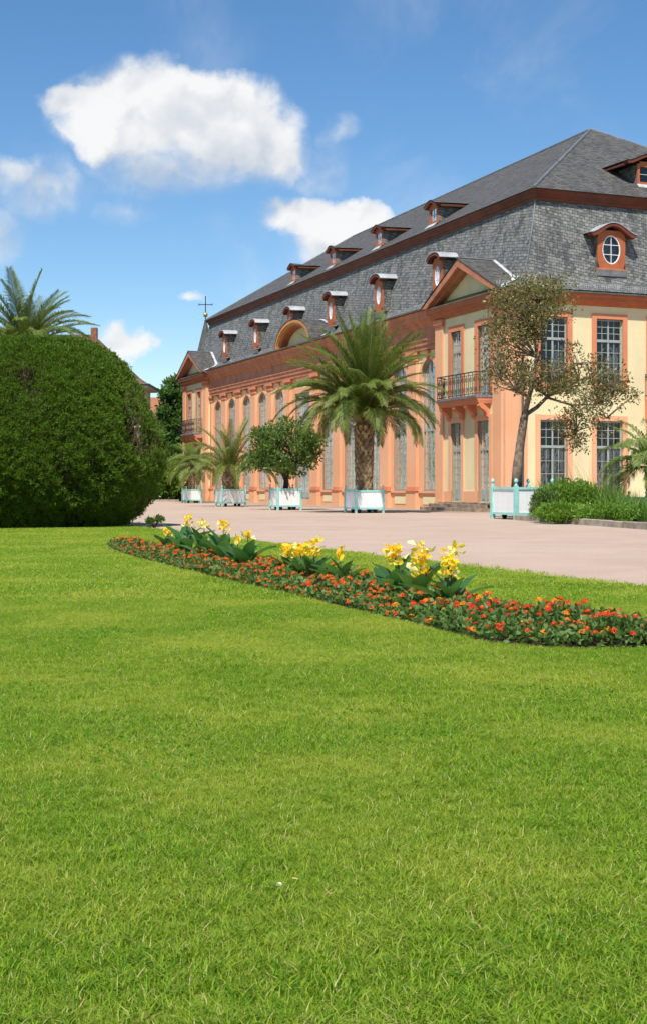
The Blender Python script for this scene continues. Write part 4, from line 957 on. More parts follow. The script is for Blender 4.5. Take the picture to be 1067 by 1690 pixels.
# ================================================================== PLANT TUBS
def tub(v, u, wv, wu, h, label, fin=0.17, post=0.095, group='white and turquoise wooden plant tubs'):
    """square orangery tub; (v, u) is its centre in the building's frame"""
    root = empty('plant_tub', W(v, u), ROT); tag(root, label, 'planter', group); hv, hu = wv / 2, wu / 2
    pm = MB(); p = post / 2; pm.box(-p, p, -p, p, 0.0, h)
    pm.lathe([(p * 0.95, h), (p * 1.05, h + fin * 0.12), (p * 0.5, h + fin * 0.2), (p * 0.45, h + fin * 0.35), (p * 1.0, h + fin * 0.55), (p * 1.08, h + fin * 0.72), (p * 0.75, h + fin * 0.92), (p * 0.2, h + fin)], 10)
    pme = pm.mesh('post', M['teal'])
    for a in (-1, 1):
        for b in (-1, 1): link('post', pme, root, (a * (hv - p), b * (hu - p), 0))
    z0, z1, rl = 0.17, h - 0.04, 0.085
    for sg in (-1, 1):
        for z in (z0, z1 - rl):
            MB().box(-hv + post, hv - post, sg * (hu - p) - p * 0.7, sg * (hu - p) + p * 0.7, z, z + rl).build('rail', M['teal'], root)
            MB().box(sg * (hv - p) - p * 0.7, sg * (hv - p) + p * 0.7, -hu + post, hu - post, z, z + rl).build('rail', M['teal'], root)
    for along, hw in (('v', hv), ('u', hu)):
        n = 8; span = 2 * (hw - post); bw = span / n; ph = z1 - z0 - 2 * rl
        me = MB().box(-bw / 2 + 0.002, bw / 2 - 0.002, -0.012, 0.012, 0, ph)
        me = me.mesh('plank', M['white'])
        for sg in (-1, 1):
            for k in range(n):
                c = -hw + post + bw * (k + 0.5); o = random.uniform(-0.003, 0.003)
                if along == 'v': link('plank', me, root, (c, sg * (hu - p) + o, z0 + rl))
                else: link('plank', me, root, (sg * (hv - p) + o, c, z0 + rl), (0, 0, math.pi / 2))
    for a in (-1, 1):
        for b in (-1, 1): MB().loft([[(a * hv * 0.55 - 0.05, b * hu * 0.55 - 0.05, 0), (a * hv * 0.55 + 0.05, b * hu * 0.55 - 0.05, 0), (a * hv * 0.55 + 0.05, b * hu * 0.55 + 0.05, 0), (a * hv * 0.55 - 0.05, b * hu * 0.55 + 0.05, 0)],
                                     [(a * hv * 0.55 - 0.08, b * hu * 0.55 - 0.08, z0), (a * hv * 0.55 + 0.08, b * hu * 0.55 - 0.08, z0), (a * hv * 0.55 + 0.08, b * hu * 0.55 + 0.08, z0), (a * hv * 0.55 - 0.08, b * hu * 0.55 + 0.08, z0)]]).build('foot', M['black'], root)
    MB().box(-hv + post * 0.8, hv - post * 0.8, -hu + post * 0.8, hu - post * 0.8, z0 + 0.02, h - 0.16).build('soil', M['soil'], root)
    return root
T1 = (-5.05, 36.9); T2 = (-7.1, 21.3); T3 = (-8.05, 9.2); T4 = (-7.25, 1.1); T5 = (-6.3, -11.2); T6 = (-3.9, -15.6)
tub(*T1, 1.15, 1.15, 1.02, 'white plant tub holding the farthest, smallest palm beside the far pavilion')
tub(*T2, 1.5, 1.35, 1.06, 'white plant tub under the short thick-trunked palm with arching fronds')
tub(*T3, 1.3, 1.25, 1.12, 'white plant tub dappled by the shadow of the round leafy bush')
tub(*T4, 1.4, 1.3, 1.06, 'white plant tub at the foot of the largest palm')
tub(*T5, 1.62, 1.85, 1.2, 'large white plant tub with ball finials under the olive-brown tree', fin=0.27, post=0.14)
tub(*T6, 1.1, 1.1, 0.86, 'white plant tub at the right edge behind the tall grass')

# ================================================================== PALMS
FR = [frond_mesh('palm_frond', (4.5, 4.5, 4.4, 4.2, 4.0, 3.7, 3.4)[i], p0, p1, 96, 0.54, 0.023, M['frondyoung'] if i < 1 else M['frond'], seed=i, vee=0.42 - 0.05 * i) for i, (p0, p1) in enumerate([(88, 74), (84, 58), (79, 34), (73, 4), (66, -28), (57, -58), (44, -78)])]
palm('canary_palm', W(*T4, 0.9), 2.95, 0.365, FR, 108, 'huge feathery palm with thick scaly trunk in front of the hall windows', 0.85, 1.0, 3, 1.12, scales=(11, 16), crownr=0.45, group='palms in tubs', extra=[(3, R(178), 1.12, 0.0), (4, R(195), 1.18, 0.05), (3, R(205), 1.1, 0.0), (4, R(170), 1.15, 0.0), (5, R(186), 1.25, 0.0), (4, R(215), 1.15, 0.0), (2, R(184), 1.05, 0.1), (3, R(160), 1.1, 0.0)])
FS = [frond_mesh('short_palm_frond', 3.3, p0, p1, 70, 0.42, 0.024, M['frond'], seed=20 + i, vee=0.5, sweep=0.9) for i, (p0, p1) in enumerate([(86, 66), (78, 30), (68, -12), (56, -45), (40, -70)])]
ang = lambda x: math.atan2(VY, VX) * 0 + x
palm('short_palm', W(*T2, 0.9), 0.85, 0.44, FS, 30, 'short palm with stout dark trunk and tall arching fronds, second tub from the far end', 0.8, 1.0, 5, 1.05, scales=(10, 6), crownr=0.2, group='palms in tubs',
     extra=[(4, R(-10), 1.2, 0.0), (4, R(186), 1.05, 0.1), (3, R(20), 1.15, 0.0), (3, R(165), 1.15, 0.0)])
FT = [frond_mesh('small_palm_frond', 2.1, p0, p1, 50, 0.40, 0.028, M['frondyoung'], seed=40 + i, vee=0.2, tipdroop=0.6) for i, (p0, p1) in enumerate([(80, 20), (60, -30), (40, -62), (10, -80)])]
palm('small_palm', W(*T1, 0.85), 1.55, 0.24, FT, 34, 'small pale palm with slim trunk in the farthest tub by the pavilion', 0.9, 1.0, 9, 0.8, scales=(9, 9), crownr=0.15, group='palms in tubs')
palm('low_palm', W(*T6, 0.65), 1.05, 0.14, FT, 30, 'low bright palm in front of the cream end wall at the right edge', 0.95, 1.0, 12, 1.0, scales=(8, 7), crownr=0.2, group='palms in tubs')
FB = [frond_mesh('tall_palm_frond', 4.3, p0, p1, 90, 0.55, 0.03, M['frond'], seed=60 + i, vee=0.4 - 0.05 * i) for i, (p0, p1) in enumerate([(86, 60), (80, 38), (72, 14), (62, -12), (50, -34), (38, -52), (24, -64)])]
palm('tall_palm', (-11.6, 52.0, 0.0), 6.05, 0.36, FB, 70, 'tall feathery palm rising behind the clipped yew dome', 0.62, 0.72, 15, 1.1, scales=(11, 24), crownr=0.4, extra=[(4, R(-15), 0.72, 0.0), (5, R(-30), 0.75, 0.0), (4, R(15), 0.72, 0.0), (3, R(-5), 0.75, 0.0)])

# ================================================================== BUSH AND TREE IN TUBS
def leafy(name, root_loc, label, cat, trunk_paths, clumps_c, clumps_r, n_each, size, mat, bark, aspect=0.45, spread=1.0, up=0.4, seed=0, limb=0.06, group=None, core=None, flowers=None):
    root = empty(name, root_loc); tag(root, label, cat, group); base = Vector(root_loc); r = np.random.default_rng(seed)
    tb = MB()
    for pts, rad in trunk_paths: tb.tube([Vector(p) - base for p in pts], rad, 8)
    ends = [Vector(p) - base for pts, _ in trunk_paths for p in pts[len(pts) // 2:]]
    for i, c in enumerate(clumps_c):
        c = Vector(c) - base; e = min(ends, key=lambda p: (p - c).length + (0.6 if p.z > c.z else 0)); branchy(tb, e, [c], min(limb, 0.02 + limb * (c - e).length * 0.25), 0.008, 0.3, seed + i)
    tb.build('trunk', bark, root, smooth=True)
    C = [tuple(Vector(c) - base) for c in clumps_c]
    P = clumps(C, clumps_r, n_each, r); cc = np.repeat(np.array(C), n_each, 0); d = unit(P - cc) * 0.7 + np.array([0, 0, up])
    v, qd = leaf_cloud(P, size, aspect, d, spread * 0.6, r=r); link('crown', np_mesh('crown', v, qd, mat), root)
    return root
r_ = np.random.default_rng(31)
b3 = W(*T3, 0.95); cc = ellipsoid_centers((b3.x + 0.15, b3.y, 3.15), (1.85, 1.5, 1.35), 75, r_, 0.5)
cc = cc[(cc[:, 2] > 1.55)]
extra = np.array([[b3.x - 1.9 + 0.25 * i, b3.y - 0.3 + 0.2 * (i % 3), 2.2 + 0.18 * i] for i in range(5)]); cc = np.concatenate([cc, extra])
stem3 = [([b3 + Vector((0, 0, -0.1)), b3 + Vector((0.05, 0, 0.5)), b3 + Vector((-0.02, 0.05, 0.9))], [0.15, 0.13, 0.10])]
for a in range(5): stem3.append(([b3 + Vector((0, 0, 0.55)), b3 + Vector((0.35 * math.cos(a * 1.3), 0.3 * math.sin(a * 1.3), 1.3)), b3 + Vector((0.8 * math.cos(a * 1.3), 0.7 * math.sin(a * 1.3), 2.2))], [0.09, 0.07, 0.04]))
leafy('leafy_bush', b3, 'round glossy green bush on a short dark trunk in the middle tub', 'bush', stem3, [tuple(c) for c in cc], [0.34 + 0.16 * random.random() for _ in cc], [105] * len(cc), 0.17, M['shrub'], M['barkdark'], 0.5, 1.0, 0.3, 31, 0.04)

# olive-brown tree: leaning trunk that forks low, two airy tiers of foliage
D5 = W(*T5).y; A = lambda x, y, dd=0.0: at(x, y, D5 + dd)
trunkp = [([A(851, 812), A(853, 770), A(858, 730), A(864, 690), A(867, 678)], [0.20, 0.175, 0.155, 0.145, 0.13]),
          ([A(865, 682), A(872, 655, -.2), A(878, 630, -.4), A(884, 590, -.3), A(880, 540, 0), A(890, 500, 0.2)], [0.10, 0.09, 0.075, 0.055, 0.035, 0.015]),
          ([A(867, 684), A(885, 672, .4), A(902, 655, .8), A(925, 640, 1.1), A(955, 628, 1.2)], [0.085, 0.075, 0.06, 0.04, 0.015]),
          ([A(902, 656, .8), A(940, 668, .2), A(985, 668, -.3), A(1010, 650, -.5)], [0.05, 0.04, 0.03, 0.015]),
          ([A(940, 668, .2), A(960, 690, .2), A(948, 712, .1), A(925, 722, 0)], [0.03, 0.025, 0.018, 0.01]), ([A(960, 690, .2), A(990, 700, 0)], [0.02, 0.01]), ([A(985, 668, -.3), A(1000, 690, -.4)], [0.02, 0.008]),
          ([A(872, 655), A(850, 645, -.5), A(825, 625, -.8)], [0.06, 0.05, 0.02]), ([A(880, 610), A(900, 560, .5), A(905, 520, .6)], [0.05, 0.035, 0.015]),
          ([A(876, 640), A(910, 615, -.9), A(950, 600, -1.1)], [0.06, 0.04, 0.015])]
cl = []; cr = []
def puff(x, y, rx, ry, n, dz=1.1):
    for _ in range(n):
        a = random.uniform(0, 6.283); k = math.sqrt(random.random()); cl.append(tuple(A(x + rx * k * math.cos(a), y + ry * k * math.sin(a), random.uniform(-dz, dz)))); cr.append(random.uniform(0.26, 0.56))
puff(875, 500, 68, 36, 62); puff(840, 560, 48, 36, 34); puff(905, 475, 45, 14, 16); puff(830, 610, 42, 24, 22); puff(900, 625, 65, 26, 42); puff(960, 640, 55, 26, 30); puff(1015, 645, 36, 18, 16, 0.6); puff(960, 690, 45, 22, 20); puff(940, 720, 36, 14, 9); puff(990, 610, 30, 20, 9); puff(940, 590, 14, 16, 4); puff(850, 530, 50, 24, 20)
leafy('olive_brown_tree', W(*T5, 1.0), 'airy tree with olive-brown leaves and forked grey trunk before the cream wall', 'tree', trunkp, cl, cr, [50] * len(cl), 0.115, M['olive'], M['bark'], 0.5, 1.0, 0.25, 55, 0.035)

# ================================================================== CLIPPED YEW DOME
YC = Vector((-8.9, 39.5, 0.0)); YP = [(2.95, 0.02), (3.25, 0.35), (3.78, 0.9), (4.08, 1.5), (4.10, 2.0), (3.97, 2.67), (3.76, 3.3), (3.46, 4.0), (3.03, 4.65), (2.62, 5.05), (2.1, 5.32), (1.2, 5.48), (0.0, 5.52)]
yr = np.array([p[0] for p in YP]); yz = np.array([p[1] for p in YP]); ys_ = np.concatenate([[0], np.cumsum(np.hypot(np.diff(yr), np.diff(yz)))])
yew = empty('clipped_yew', YC); tag(yew, 'huge clipped dark green yew dome on the lawn at the left', 'shrub')
r = np.random.default_rng(5)
def yew_noise(p):      # lumpy displacement from a few sines
    q1 = np.sin(p[:, 0] * 11.0 + 2.1 * np.sin(p[:, 2] * 5.0)) * np.sin(p[:, 2] * 12.5 + 1.7 * np.sin(p[:, 0] * 4.1 + p[:, 1] * 3.0)) * np.sin(p[:, 1] * 9.0 + p[:, 2] * 3.0 + 1.0)
    return 1.1 * q1 + 0.5 * (np.sin(p[:, 0] * 2.1 + 1.3 * np.sin(p[:, 2] * 1.7)) * np.sin(p[:, 1] * 2.3 + 0.7) + np.sin(p[:, 2] * 2.9 + p[:, 0] * 1.3 + 2.0) * 0.7 + 0.5 * np.sin(p[:, 0] * 5.3 + p[:, 2] * 4.1) * np.sin(p[:, 1] * 4.7 + p[:, 2] * 3.3))
NS = 84000
s_ = ys_[-1] * r.uniform(0, 1, NS * 3); rad_ = np.interp(s_, ys_, yr); keep = r.uniform(0, 4.2, NS * 3) < rad_; s_ = s_[keep][:NS]
rad_ = np.interp(s_, ys_, yr); z_ = np.interp(s_, ys_, yz); th = r.uniform(-math.pi * 1.02, 0.12, len(s_)) + 0.0
P = np.stack([rad_ * np.cos(th), rad_ * np.sin(th), z_], 1); dr = np.interp(s_ + 0.05, ys_, yr) - np.interp(s_ - 0.05, ys_, yr); dz = np.interp(s_ + 0.05, ys_, yz) - np.interp(s_ - 0.05, ys_, yz)
Nn = unit(np.stack([np.cos(th) * dz, np.sin(th) * dz, -dr], 1))
lump = yew_noise(P); hole = (np.sin(P[:, 0] * 1.9 + 0.4) * np.sin(P[:, 2] * 1.6 + P[:, 0] * 0.8 + 0.6) + 0.4 * np.sin(P[:, 0] * 6.1 + P[:, 2] * 2.0))
hole = np.clip((hole - 0.55) * 2.0, 0, 1) * ((P[:, 2] > 0.8) & (P[:, 2] < 4.4))
P = P + Nn * (0.115 * lump - 0.30 * r.uniform(0, 1, len(P)) ** 2.0 - 0.30 * hole)[:, None]; P[:, 2] = np.maximum(P[:, 2], 0.03)
P = P + Nn * (r.uniform(0, 1, len(P)) > 0.985)[:, None] * r.uniform(0.05, 0.2, (len(P), 1)); keep = r.uniform(0, 1, len(P)) > hole * 0.72; P, Nn = P[keep], Nn[keep]
k = 5; PP = np.repeat(P, k, 0) + r.normal(size=(len(P) * k, 3)) * 0.022; NN = np.repeat(Nn * 0.8 + np.array([0, 0, 0.45]), k, 0)
v, qd = leaf_cloud(PP, 0.070, 0.30, NN, 0.62, r=r); link('foliage', np_mesh('foliage', v, qd, M['yew']), yew)
core = MB(); nseg = 40
core.loft([[((rr_ - 0.52) * math.cos(2 * math.pi * a / nseg), (rr_ - 0.52) * math.sin(2 * math.pi * a / nseg), max(0.0, zz_ - 0.25)) for a in range(nseg)] for rr_, zz_ in YP[:-2]]); core.build('light_blocking_core', M['barkdark'], yew)  # dark core added to stop light passing through the foliage
tw = MB(); rr = random.Random(8); cnt = 0
while cnt < 260:
    a = rr.uniform(-math.pi, 0.05); zz = rr.uniform(0.6, 4.3); ra = float(np.interp(zz, yz[:11], yr[:11])) - rr.uniform(0.10, 0.3); p = Vector((ra * math.cos(a), ra * math.sin(a), zz))
    h = math.sin(p.x * 1.9 + 0.4) * math.sin(p.z * 1.6 + p.x * 0.8 + 0.6) + 0.4 * math.sin(p.x * 6.1 + p.z * 2.0)
    if h < 0.5: continue
    o = Vector((math.cos(a), math.sin(a), 0)); tw.tube([p - o * 0.1, p + Vector((rr.uniform(-.05, .05), rr.uniform(-.05, .05), 0.25)) + o * 0.06, p + Vector((rr.uniform(-.08, .08), rr.uniform(-.08, .08), 0.55)) + o * 0.12], [0.009, 0.007, 0.004], 4); cnt += 1
stuff(tw.build('bare_twigs', M['yewtwig'], yew))

def small_bush(name, loc, rad, h, n, size, mat, label, seed, cat='bush', group=None, aspect=0.45):
    root = empty(name, loc); tag(root, label, cat, group); r2 = np.random.default_rng(seed)
    c = ellipsoid_centers((0, 0, h * 0.55), (rad * 0.8, rad * 0.8, h * 0.42), max(6, n // 60), r2, 0.3); P = clumps(c, [max(0.06, rad * 0.32)] * len(c), [60] * len(c), r2); P[:, 2] = np.maximum(P[:, 2], 0.02)
    v, qd = leaf_cloud(P, size, aspect, unit(P - np.array([0, 0, h * 0.3])) + np.array([0, 0, 0.5]), 0.6, r=r2); link('foliage', np_mesh('foliage', v, qd, mat), root)
    tb = MB()
    for q_ in c: tb.tube([(0, 0, 0), (q_[0] * 0.4, q_[1] * 0.4, q_[2] * 0.5), tuple(q_)], [0.02, 0.013, 0.005], 4)
    tb.build('stems', M['barkdark'], root); return root
g_ = gpix(255, 873.5); small_bush('young_bush', g_, 0.24, 0.50, 480, 0.085, M['shrub'], 'small dark bush at the path edge beside the yew dome', 3)

# ================================================================== RIGHT-HAND BORDER
kl = math.dist(KA, KB); n = int(kl / 1.0); kd = ((KB[0] - KA[0]) / kl, (KB[1] - KA[1]) / kl)
kerb = empty('kerb', W(*KA)); tag(kerb, 'grey stone kerb edging the planted border on the right', 'kerb')
krot = math.atan2((W(*KB) - W(*KA)).y, (W(*KB) - W(*KA)).x); kerb.rotation_euler = (0, 0, krot)
for i in range(n):
    ln = kl / n; t = random.uniform(-0.006, 0.006)
    MB().loft([[(i * ln + 0.005, -0.09, -0.03), (i * ln + ln - 0.005, -0.09, -0.03), (i * ln + ln - 0.005, 0.09, -0.03), (i * ln + 0.005, 0.09, -0.03)],
               [(i * ln + 0.005, -0.09, 0.17 + t), (i * ln + ln - 0.005, -0.09, 0.17 + t), (i * ln + ln - 0.005, 0.09, 0.17 + t), (i * ln + 0.005, 0.09, 0.17 + t)],
               [(i * ln + 0.02, -0.07, 0.19 + t), (i * ln + ln - 0.02, -0.07, 0.19 + t), (i * ln + ln - 0.02, 0.07, 0.19 + t), (i * ln + 0.02, 0.07, 0.19 + t)]]).build('kerb_stone', M['kerb'], kerb)
for i in range(3): MB().box(-0.02, 0.16, 0.12 + i * 0.9, 1.0 + i * 0.9, -0.03, 0.185).build('kerb_stone', M['kerb'], kerb)
def border_shrub(x, y, D, rx, rz, n, label, seed, mat, size=0.10):
    c0 = at(x, y, D); root = empty('border_shrub', (c0.x, c0.y, 0.1)); tag(root, label, 'bush', None); r2 = np.random.default_rng(seed)
    c = ellipsoid_centers((0, 0, rz * 0.5), (rx, rx * 0.8, rz * 0.55), n, r2, 0.55); c = c[c[:, 2] > 0.02]; P = clumps(c, [0.22] * len(c), [70] * len(c), r2); P[:, 2] = np.maximum(P[:, 2], 0.0)
    v, qd = leaf_cloud(P, size, 0.5, unit(P - np.array([0, 0, 0.1])) + np.array([0, 0, 0.4]), 0.6, r=r2); link('foliage', np_mesh('foliage', v, qd, mat), root)
    tb = MB()
    for q_ in c[::3]: tb.tube([(q_[0] * 0.1, q_[1] * 0.1, 0), (q_[0] * 0.5, q_[1] * 0.5, q_[2] * 0.6), tuple(q_)], [0.02, 0.012, 0.005], 4)
    stuff(tb.build('stems', M['barkdark'], root))
border_shrub(942, 850, 45.0, 1.15, 1.15, 130, 'large rounded bright green shrub behind the kerb beside the big tub', 61, M['bedshrub'])
border_shrub(898, 852, 43.6, 0.42, 0.80, 38, 'darker small shrub in front of the big white tub', 62, M['shrub'], 0.09)
border_shrub(925, 858, 42.2, 0.75, 0.42, 60, 'low pale green shrub right behind the kerb', 63, M['bedshrub'], 0.10)
border_shrub(1000, 860, 41.5, 0.95, 0.40, 70, 'low leafy mat behind the kerb below the tall grass', 64, M['bedshrub'], 0.09)
def grass_clump(name, loc, rad, h, n, width, mat, label, seed, cat='grass clump', group=None, lean=0.35):
    root = empty(name, loc); tag(root, label, cat, group); r2 = random.Random(seed); V = []; Q = []
    for _ in range(n):
        a = r2.uniform(0, 6.283); k = rad * math.sqrt(r2.random()); p = Vector((k * math.cos(a), k * math.sin(a), 0)); hh = h * r2.uniform(0.55, 1.1); d = Vector((r2.uniform(-1, 1), r2.uniform(-1, 1), 0)) * lean * hh
        s = Vector((math.cos(a * 3), math.sin(a * 3), 0)) * width * 0.5; b = len(V); m1 = p + d * 0.3 + Vector((0, 0, hh * 0.6)); t = p + d + Vector((0, 0, hh))
        V += [p - s, p + s, m1 + s * 0.8, m1 - s * 0.8, t]; Q += [(b, b + 1, b + 2, b + 3), (b + 3, b + 2, b + 4)]
    me = bpy.data.meshes.new('blades'); me.from_pydata([tuple(v) for v in V], [], Q); me.materials.append(mat); me.update(); stuff(link('blades', me, root)); return root
for i, (x, y, D, rad, h, n, lab) in enumerate([(1000, 850, 44.5, 0.55, 1.25, 420, 'tall bright grass clump beside the rounded shrub'), (1028, 855, 43.5, 0.6, 0.95, 420, 'mid-height bright grass in the border under the low palm'), (1056, 858, 42.0, 0.65, 0.75, 480, 'short bright grass at the right edge behind the kerb'), (898, 850, 46.2, 0.28, 1.40, 90, 'upright narrow-leaved grass rising beside the big tub')]):
    g_ = at(x, y, D); grass_clump('tall_grass', (g_.x, g_.y, 0.1), rad, h, n, 0.03, M['reed'], lab, 70 + i, group='grasses in the right border')
g_ = at(960, 850, 46.8); grass_clump('dry_reeds', (g_.x, g_.y, 0.1), 0.75, 2.1, 130, 0.014, M['strawreed'], 'thin straw-coloured stalks standing behind the rounded shrub', 80, 'grass clump')
for i, (x, y) in enumerate([(505, 832), (516, 833), (545, 833), (560, 834), (388, 827)]):
    t = (x - CX) / F_PX; D = 2640 / (y - HY); small_bush('weed', (t * D, D, 0.0), 0.35, 0.35 if i else 0.7, 240, 0.12, M['bedshrub'], ['tallest weed growing at the foot of the facade', 'weed between two pilasters beside the tallest weed', 'low weed under a cream panel left of the largest palm', 'low weed close to the tub of the largest palm', 'weed at the facade base between the far tubs'][i], 90 + i, 'weed', 'weeds at the foot of the facade')

# ================================================================== BACKGROUND
def bg_tree(loc, h, rad, label, seed, mat, n=90, per=70, size=0.34, low=0.25, name='deciduous_tree'):
    r2 = np.random.default_rng(seed); c = ellipsoid_centers((loc[0], loc[1], h * (0.5 + low / 2)), (rad, rad, h * (0.5 - low / 2)), n, r2, 0.45)
    b = Vector(loc); tp = [([b, b + Vector((0.1, 0, h * 0.3)), b + Vector((0, 0.1, h * 0.6)), b + Vector((0.1, 0, h * 0.85))], [0.03 * h * 0.8, 0.025 * h * 0.8, 0.014 * h, 0.03])]
    return leafy(name, b, label, 'tree', tp, [tuple(q_) for q_ in c], [rad * 0.24] * len(c), [per] * len(c), size, mat, M['barkdark'], 0.55, 1.0, 0.2, seed, 0.05, 'trees left of the orangery')
def gx(x, D): return ((x - CX) / F_PX * D, D, 0.0)
bg_tree(gx(291, 124), 11.6, 1.8, 'tall dark tree reaching up beside the far pavilion', 101, M['tree'], 110, 80, 0.34, 0.12)
bg_tree(gx(258, 118), 6.4, 2.0, 'lower dark tree between the yew dome and the far pavilion', 102, M['tree'], 90, 80, 0.32, 0.1)
bg_tree(gx(300, 132), 9.0, 2.2, 'dark tree half hidden behind the far pavilion', 103, M['tree'], 70, 80, 0.34, 0.1)
bg_tree(gx(236, 128), 5.6, 2.6, 'broad tree behind the right flank of the yew dome', 104, M['tree'], 70, 80, 0.34, 0.05)
bg_tree(gx(291, 108), 3.6, 1.1, 'young light green tree on a thin trunk near the far tub', 105, M['tree2'], 40, 60, 0.24, 0.45, 'young_tree')
for i, (x, D, rad, h, lab) in enumerate([(272, 106, 1.6, 2.8, 'bright green bush at the end of the path beside the yew dome'), (298, 112, 1.4, 3.2, 'dark bush against the left side of the far pavilion'), (255, 112, 2.0, 3.8, 'tall bush just right of the yew dome'), (284, 118, 2.2, 5.0, 'dense bush below the tall tree at the end of the path')]):
    small_bush('garden_bush', gx(x, D), rad, h, 3600, 0.28, M['tree2'] if i == 0 else M['tree'], lab, 110 + i, group='bushes at the end of the path', aspect=0.55)
MB().loft([[(p[0], p[1], -0.02) for p in (q(-12, 46.3), q(-3.6, 45.6), q(-3.6, 45.9), q(-12, 46.6))], [(p[0], p[1], 0.14) for p in (q(-12, 46.3), q(-3.6, 45.6), q(-3.6, 45.9), q(-12, 46.6))]])
lk = MB(); lk.loft([[(p[0], p[1], -0.02) for p in (q(-22, 47.0), q(-3.6, 45.6), q(-3.6, 45.9), q(-22, 47.3))], [(p[0], p[1], 0.16) for p in (q(-22, 47.0), q(-3.6, 45.6), q(-3.6, 45.9), q(-22, 47.3))]])
tag(lk.build('path_kerb', M['kerb']), 'low pale kerb across the far end of the path', 'kerb')

def house(name, x0, x1, y0, y1, ze, rx0, rx1, zr, wallm, tilem, label, over=0.6, chimney=None, windows=()):
    root = empty(name, ((x0 + x1) / 2, (y0 + y1) / 2, 0)); tag(root, label, 'house'); cx, cy = root.location.x, root.location.y
    MB().box(x0 - cx, x1 - cx, y0 - cy, y1 - cy, 0, ze).build('wall', wallm, root)
    a, b, c, d = x0 - over - cx, x1 + over - cx, y0 - over - cy, y1 + over - cy; ym = 0.0; k = 0.28      # bell-cast foot
    A_, B_ = (rx0 - cx, ym, zr), (rx1 - cx, ym, zr); E = [(a, c, ze), (b, c, ze), (b, d, ze), (a, d, ze)]
    def inw(p, t): tgt = A_ if p[0] < 0 else B_; return (p[0] + (tgt[0] - p[0]) * t, p[1] + (tgt[1] - p[1]) * t, ze + (zr - ze) * t * 0.72)
    I = [inw(p, k) for p in E]
    po = [[E[i], E[(i + 1) % 4], I[(i + 1) % 4], I[i]] for i in range(4)] + [[I[0], I[1], B_, A_], [I[1], I[2], B_], [I[2], I[3], A_, B_], [I[3], I[0], A_]]
    roof('roof', po, tilem, root)
    MB().box(a + 0.05, b - 0.05, c + 0.05, d - 0.05, ze - 0.25, ze - 0.02).build('eaves', M['housewall'], root)
    MB().tube([(a, c - 0.06, ze - 0.03), (b + 0.06, c - 0.06, ze - 0.03), (b + 0.06, d, ze - 0.03)], 0.09, 6).build('gutter', M['black'], root)
    if chimney:
        px, pz = chimney; MB().box(px - 0.24 - cx, px + 0.24 - cx, -0.3, 0.3, zr - 1.2, pz).build('chimney', M['brick'], root)
    for (x, z) in windows:
        wf = MB().box(x - 0.55 - cx, x + 0.55 - cx, c + over - 0.06, c + over + 0.02, z, z + 1.6).build('window', M['frame'], root)
        MB().box(x - 0.45 - cx, x + 0.45 - cx, c + over - 0.08, c + over - 0.05, z + 0.1, z + 1.5).build('pane', M['glass'], wf)
    return root
house('town_house', -34, -14.5, 106.5, 112.0, 9.3, -28, -18.8, 13.6, M['housewall'], M['tile'], 'house with steep brown tiled roof showing behind the yew dome', 0.6, (-18.75, 14.15), [(-18, 6), (-22, 6), (-26, 6)])
house('low_house', -26.5, -15.8, 146, 158, 8.6, -24.5, -18.4, 11.3, M['housewall'], M['tilered'], 'low house with orange-red tiled roof behind the dark trees', 0.5, None, [(-20, 4)])
# unseen trees added beyond the frame on the left to darken hall window reflections
r_ = np.random.default_rng(140); cs_ = []; tb = MB()
for i, (x, y) in enumerate([(-23.5, 82), (-28, 90), (-33, 97), (-38, 105), (-43.5, 113), (-35, 88), (-46, 104)]):
    hh = 13 + 3 * math.sin(i * 2.1); cs_.append(ellipsoid_centers((x, y, hh * 0.58), (3.2, 3.2, hh * 0.42), 60, r_, 0.5)); tb.tube([(x, y, 0), (x + 0.1, y, hh * 0.4), (x, y, hh * 0.8)], [0.35, 0.28, 0.08], 7)
cs_ = np.concatenate(cs_); P = clumps(cs_, [0.9] * len(cs_), [60] * len(cs_), r_); v, qd = leaf_cloud(P, 0.42, 0.55, np.array([0, 0, 0.2]), 1.0, r=r_)
tb.add([tuple(p) for p in v], [tuple(int(k) for k in f) for f in qd]); nt = len(tb.f) - len(qd)
me = tb.mesh('unseen_reflection_trees', M['barkdark']); me.materials.append(M['tree']); me.polygons.foreach_set('material_index', [0] * nt + [1] * len(qd)); stuff(link('unseen_reflection_trees', me))
# slender spire behind the far end of the orangery
sp = at(339.5, 802, 172.0); spire = empty('spire', (sp.x, sp.y, 0)); tag(spire, 'slender slate spire with golden ball and cross behind the orangery', 'spire')
MB().lathe([(1.9, 0), (1.9, 14.2)], 8).build('tower', M['housewall'], spire)
oc = lambda r_, z: [(r_ * math.cos(math.pi * (k + .5) / 4), r_ * math.sin(math.pi * (k + .5) / 4), z) for k in range(8)]
po = []; rgs = [oc(2.2, 14.0), oc(1.75, 15.4), oc(1.25, 18.0), oc(0.16, 22.4)]
for a, b in zip(rgs, rgs[1:]): po += [[a[k], a[(k + 1) % 8], b[(k + 1) % 8], b[k]] for k in range(8)]
roof('spire_roof', po, M['slateup'], spire)
MB().tube([(0, 0, 22.2), (0, 0, 25.7)], 0.06, 6).build('rod', M['black'], spire)
MB().lathe([(0.02, 22.95), (0.22, 23.05), (0.3, 23.28), (0.22, 23.5), (0.02, 23.6)], 12).build('golden_ball', M['gold'], spire, smooth=True)
mb = MB(); mb.box(-0.85, 0.85, -0.04, 0.04, 24.55, 24.64); mb.box(-0.045, 0.045, -0.04, 0.04, 23.6, 25.7); mb.box(-0.9, -0.82, -0.05, 0.05, 24.45, 24.74); mb.box(0.82, 0.9, -0.05, 0.05, 24.45, 24.74); mb.build('cross', M['black'], spire)

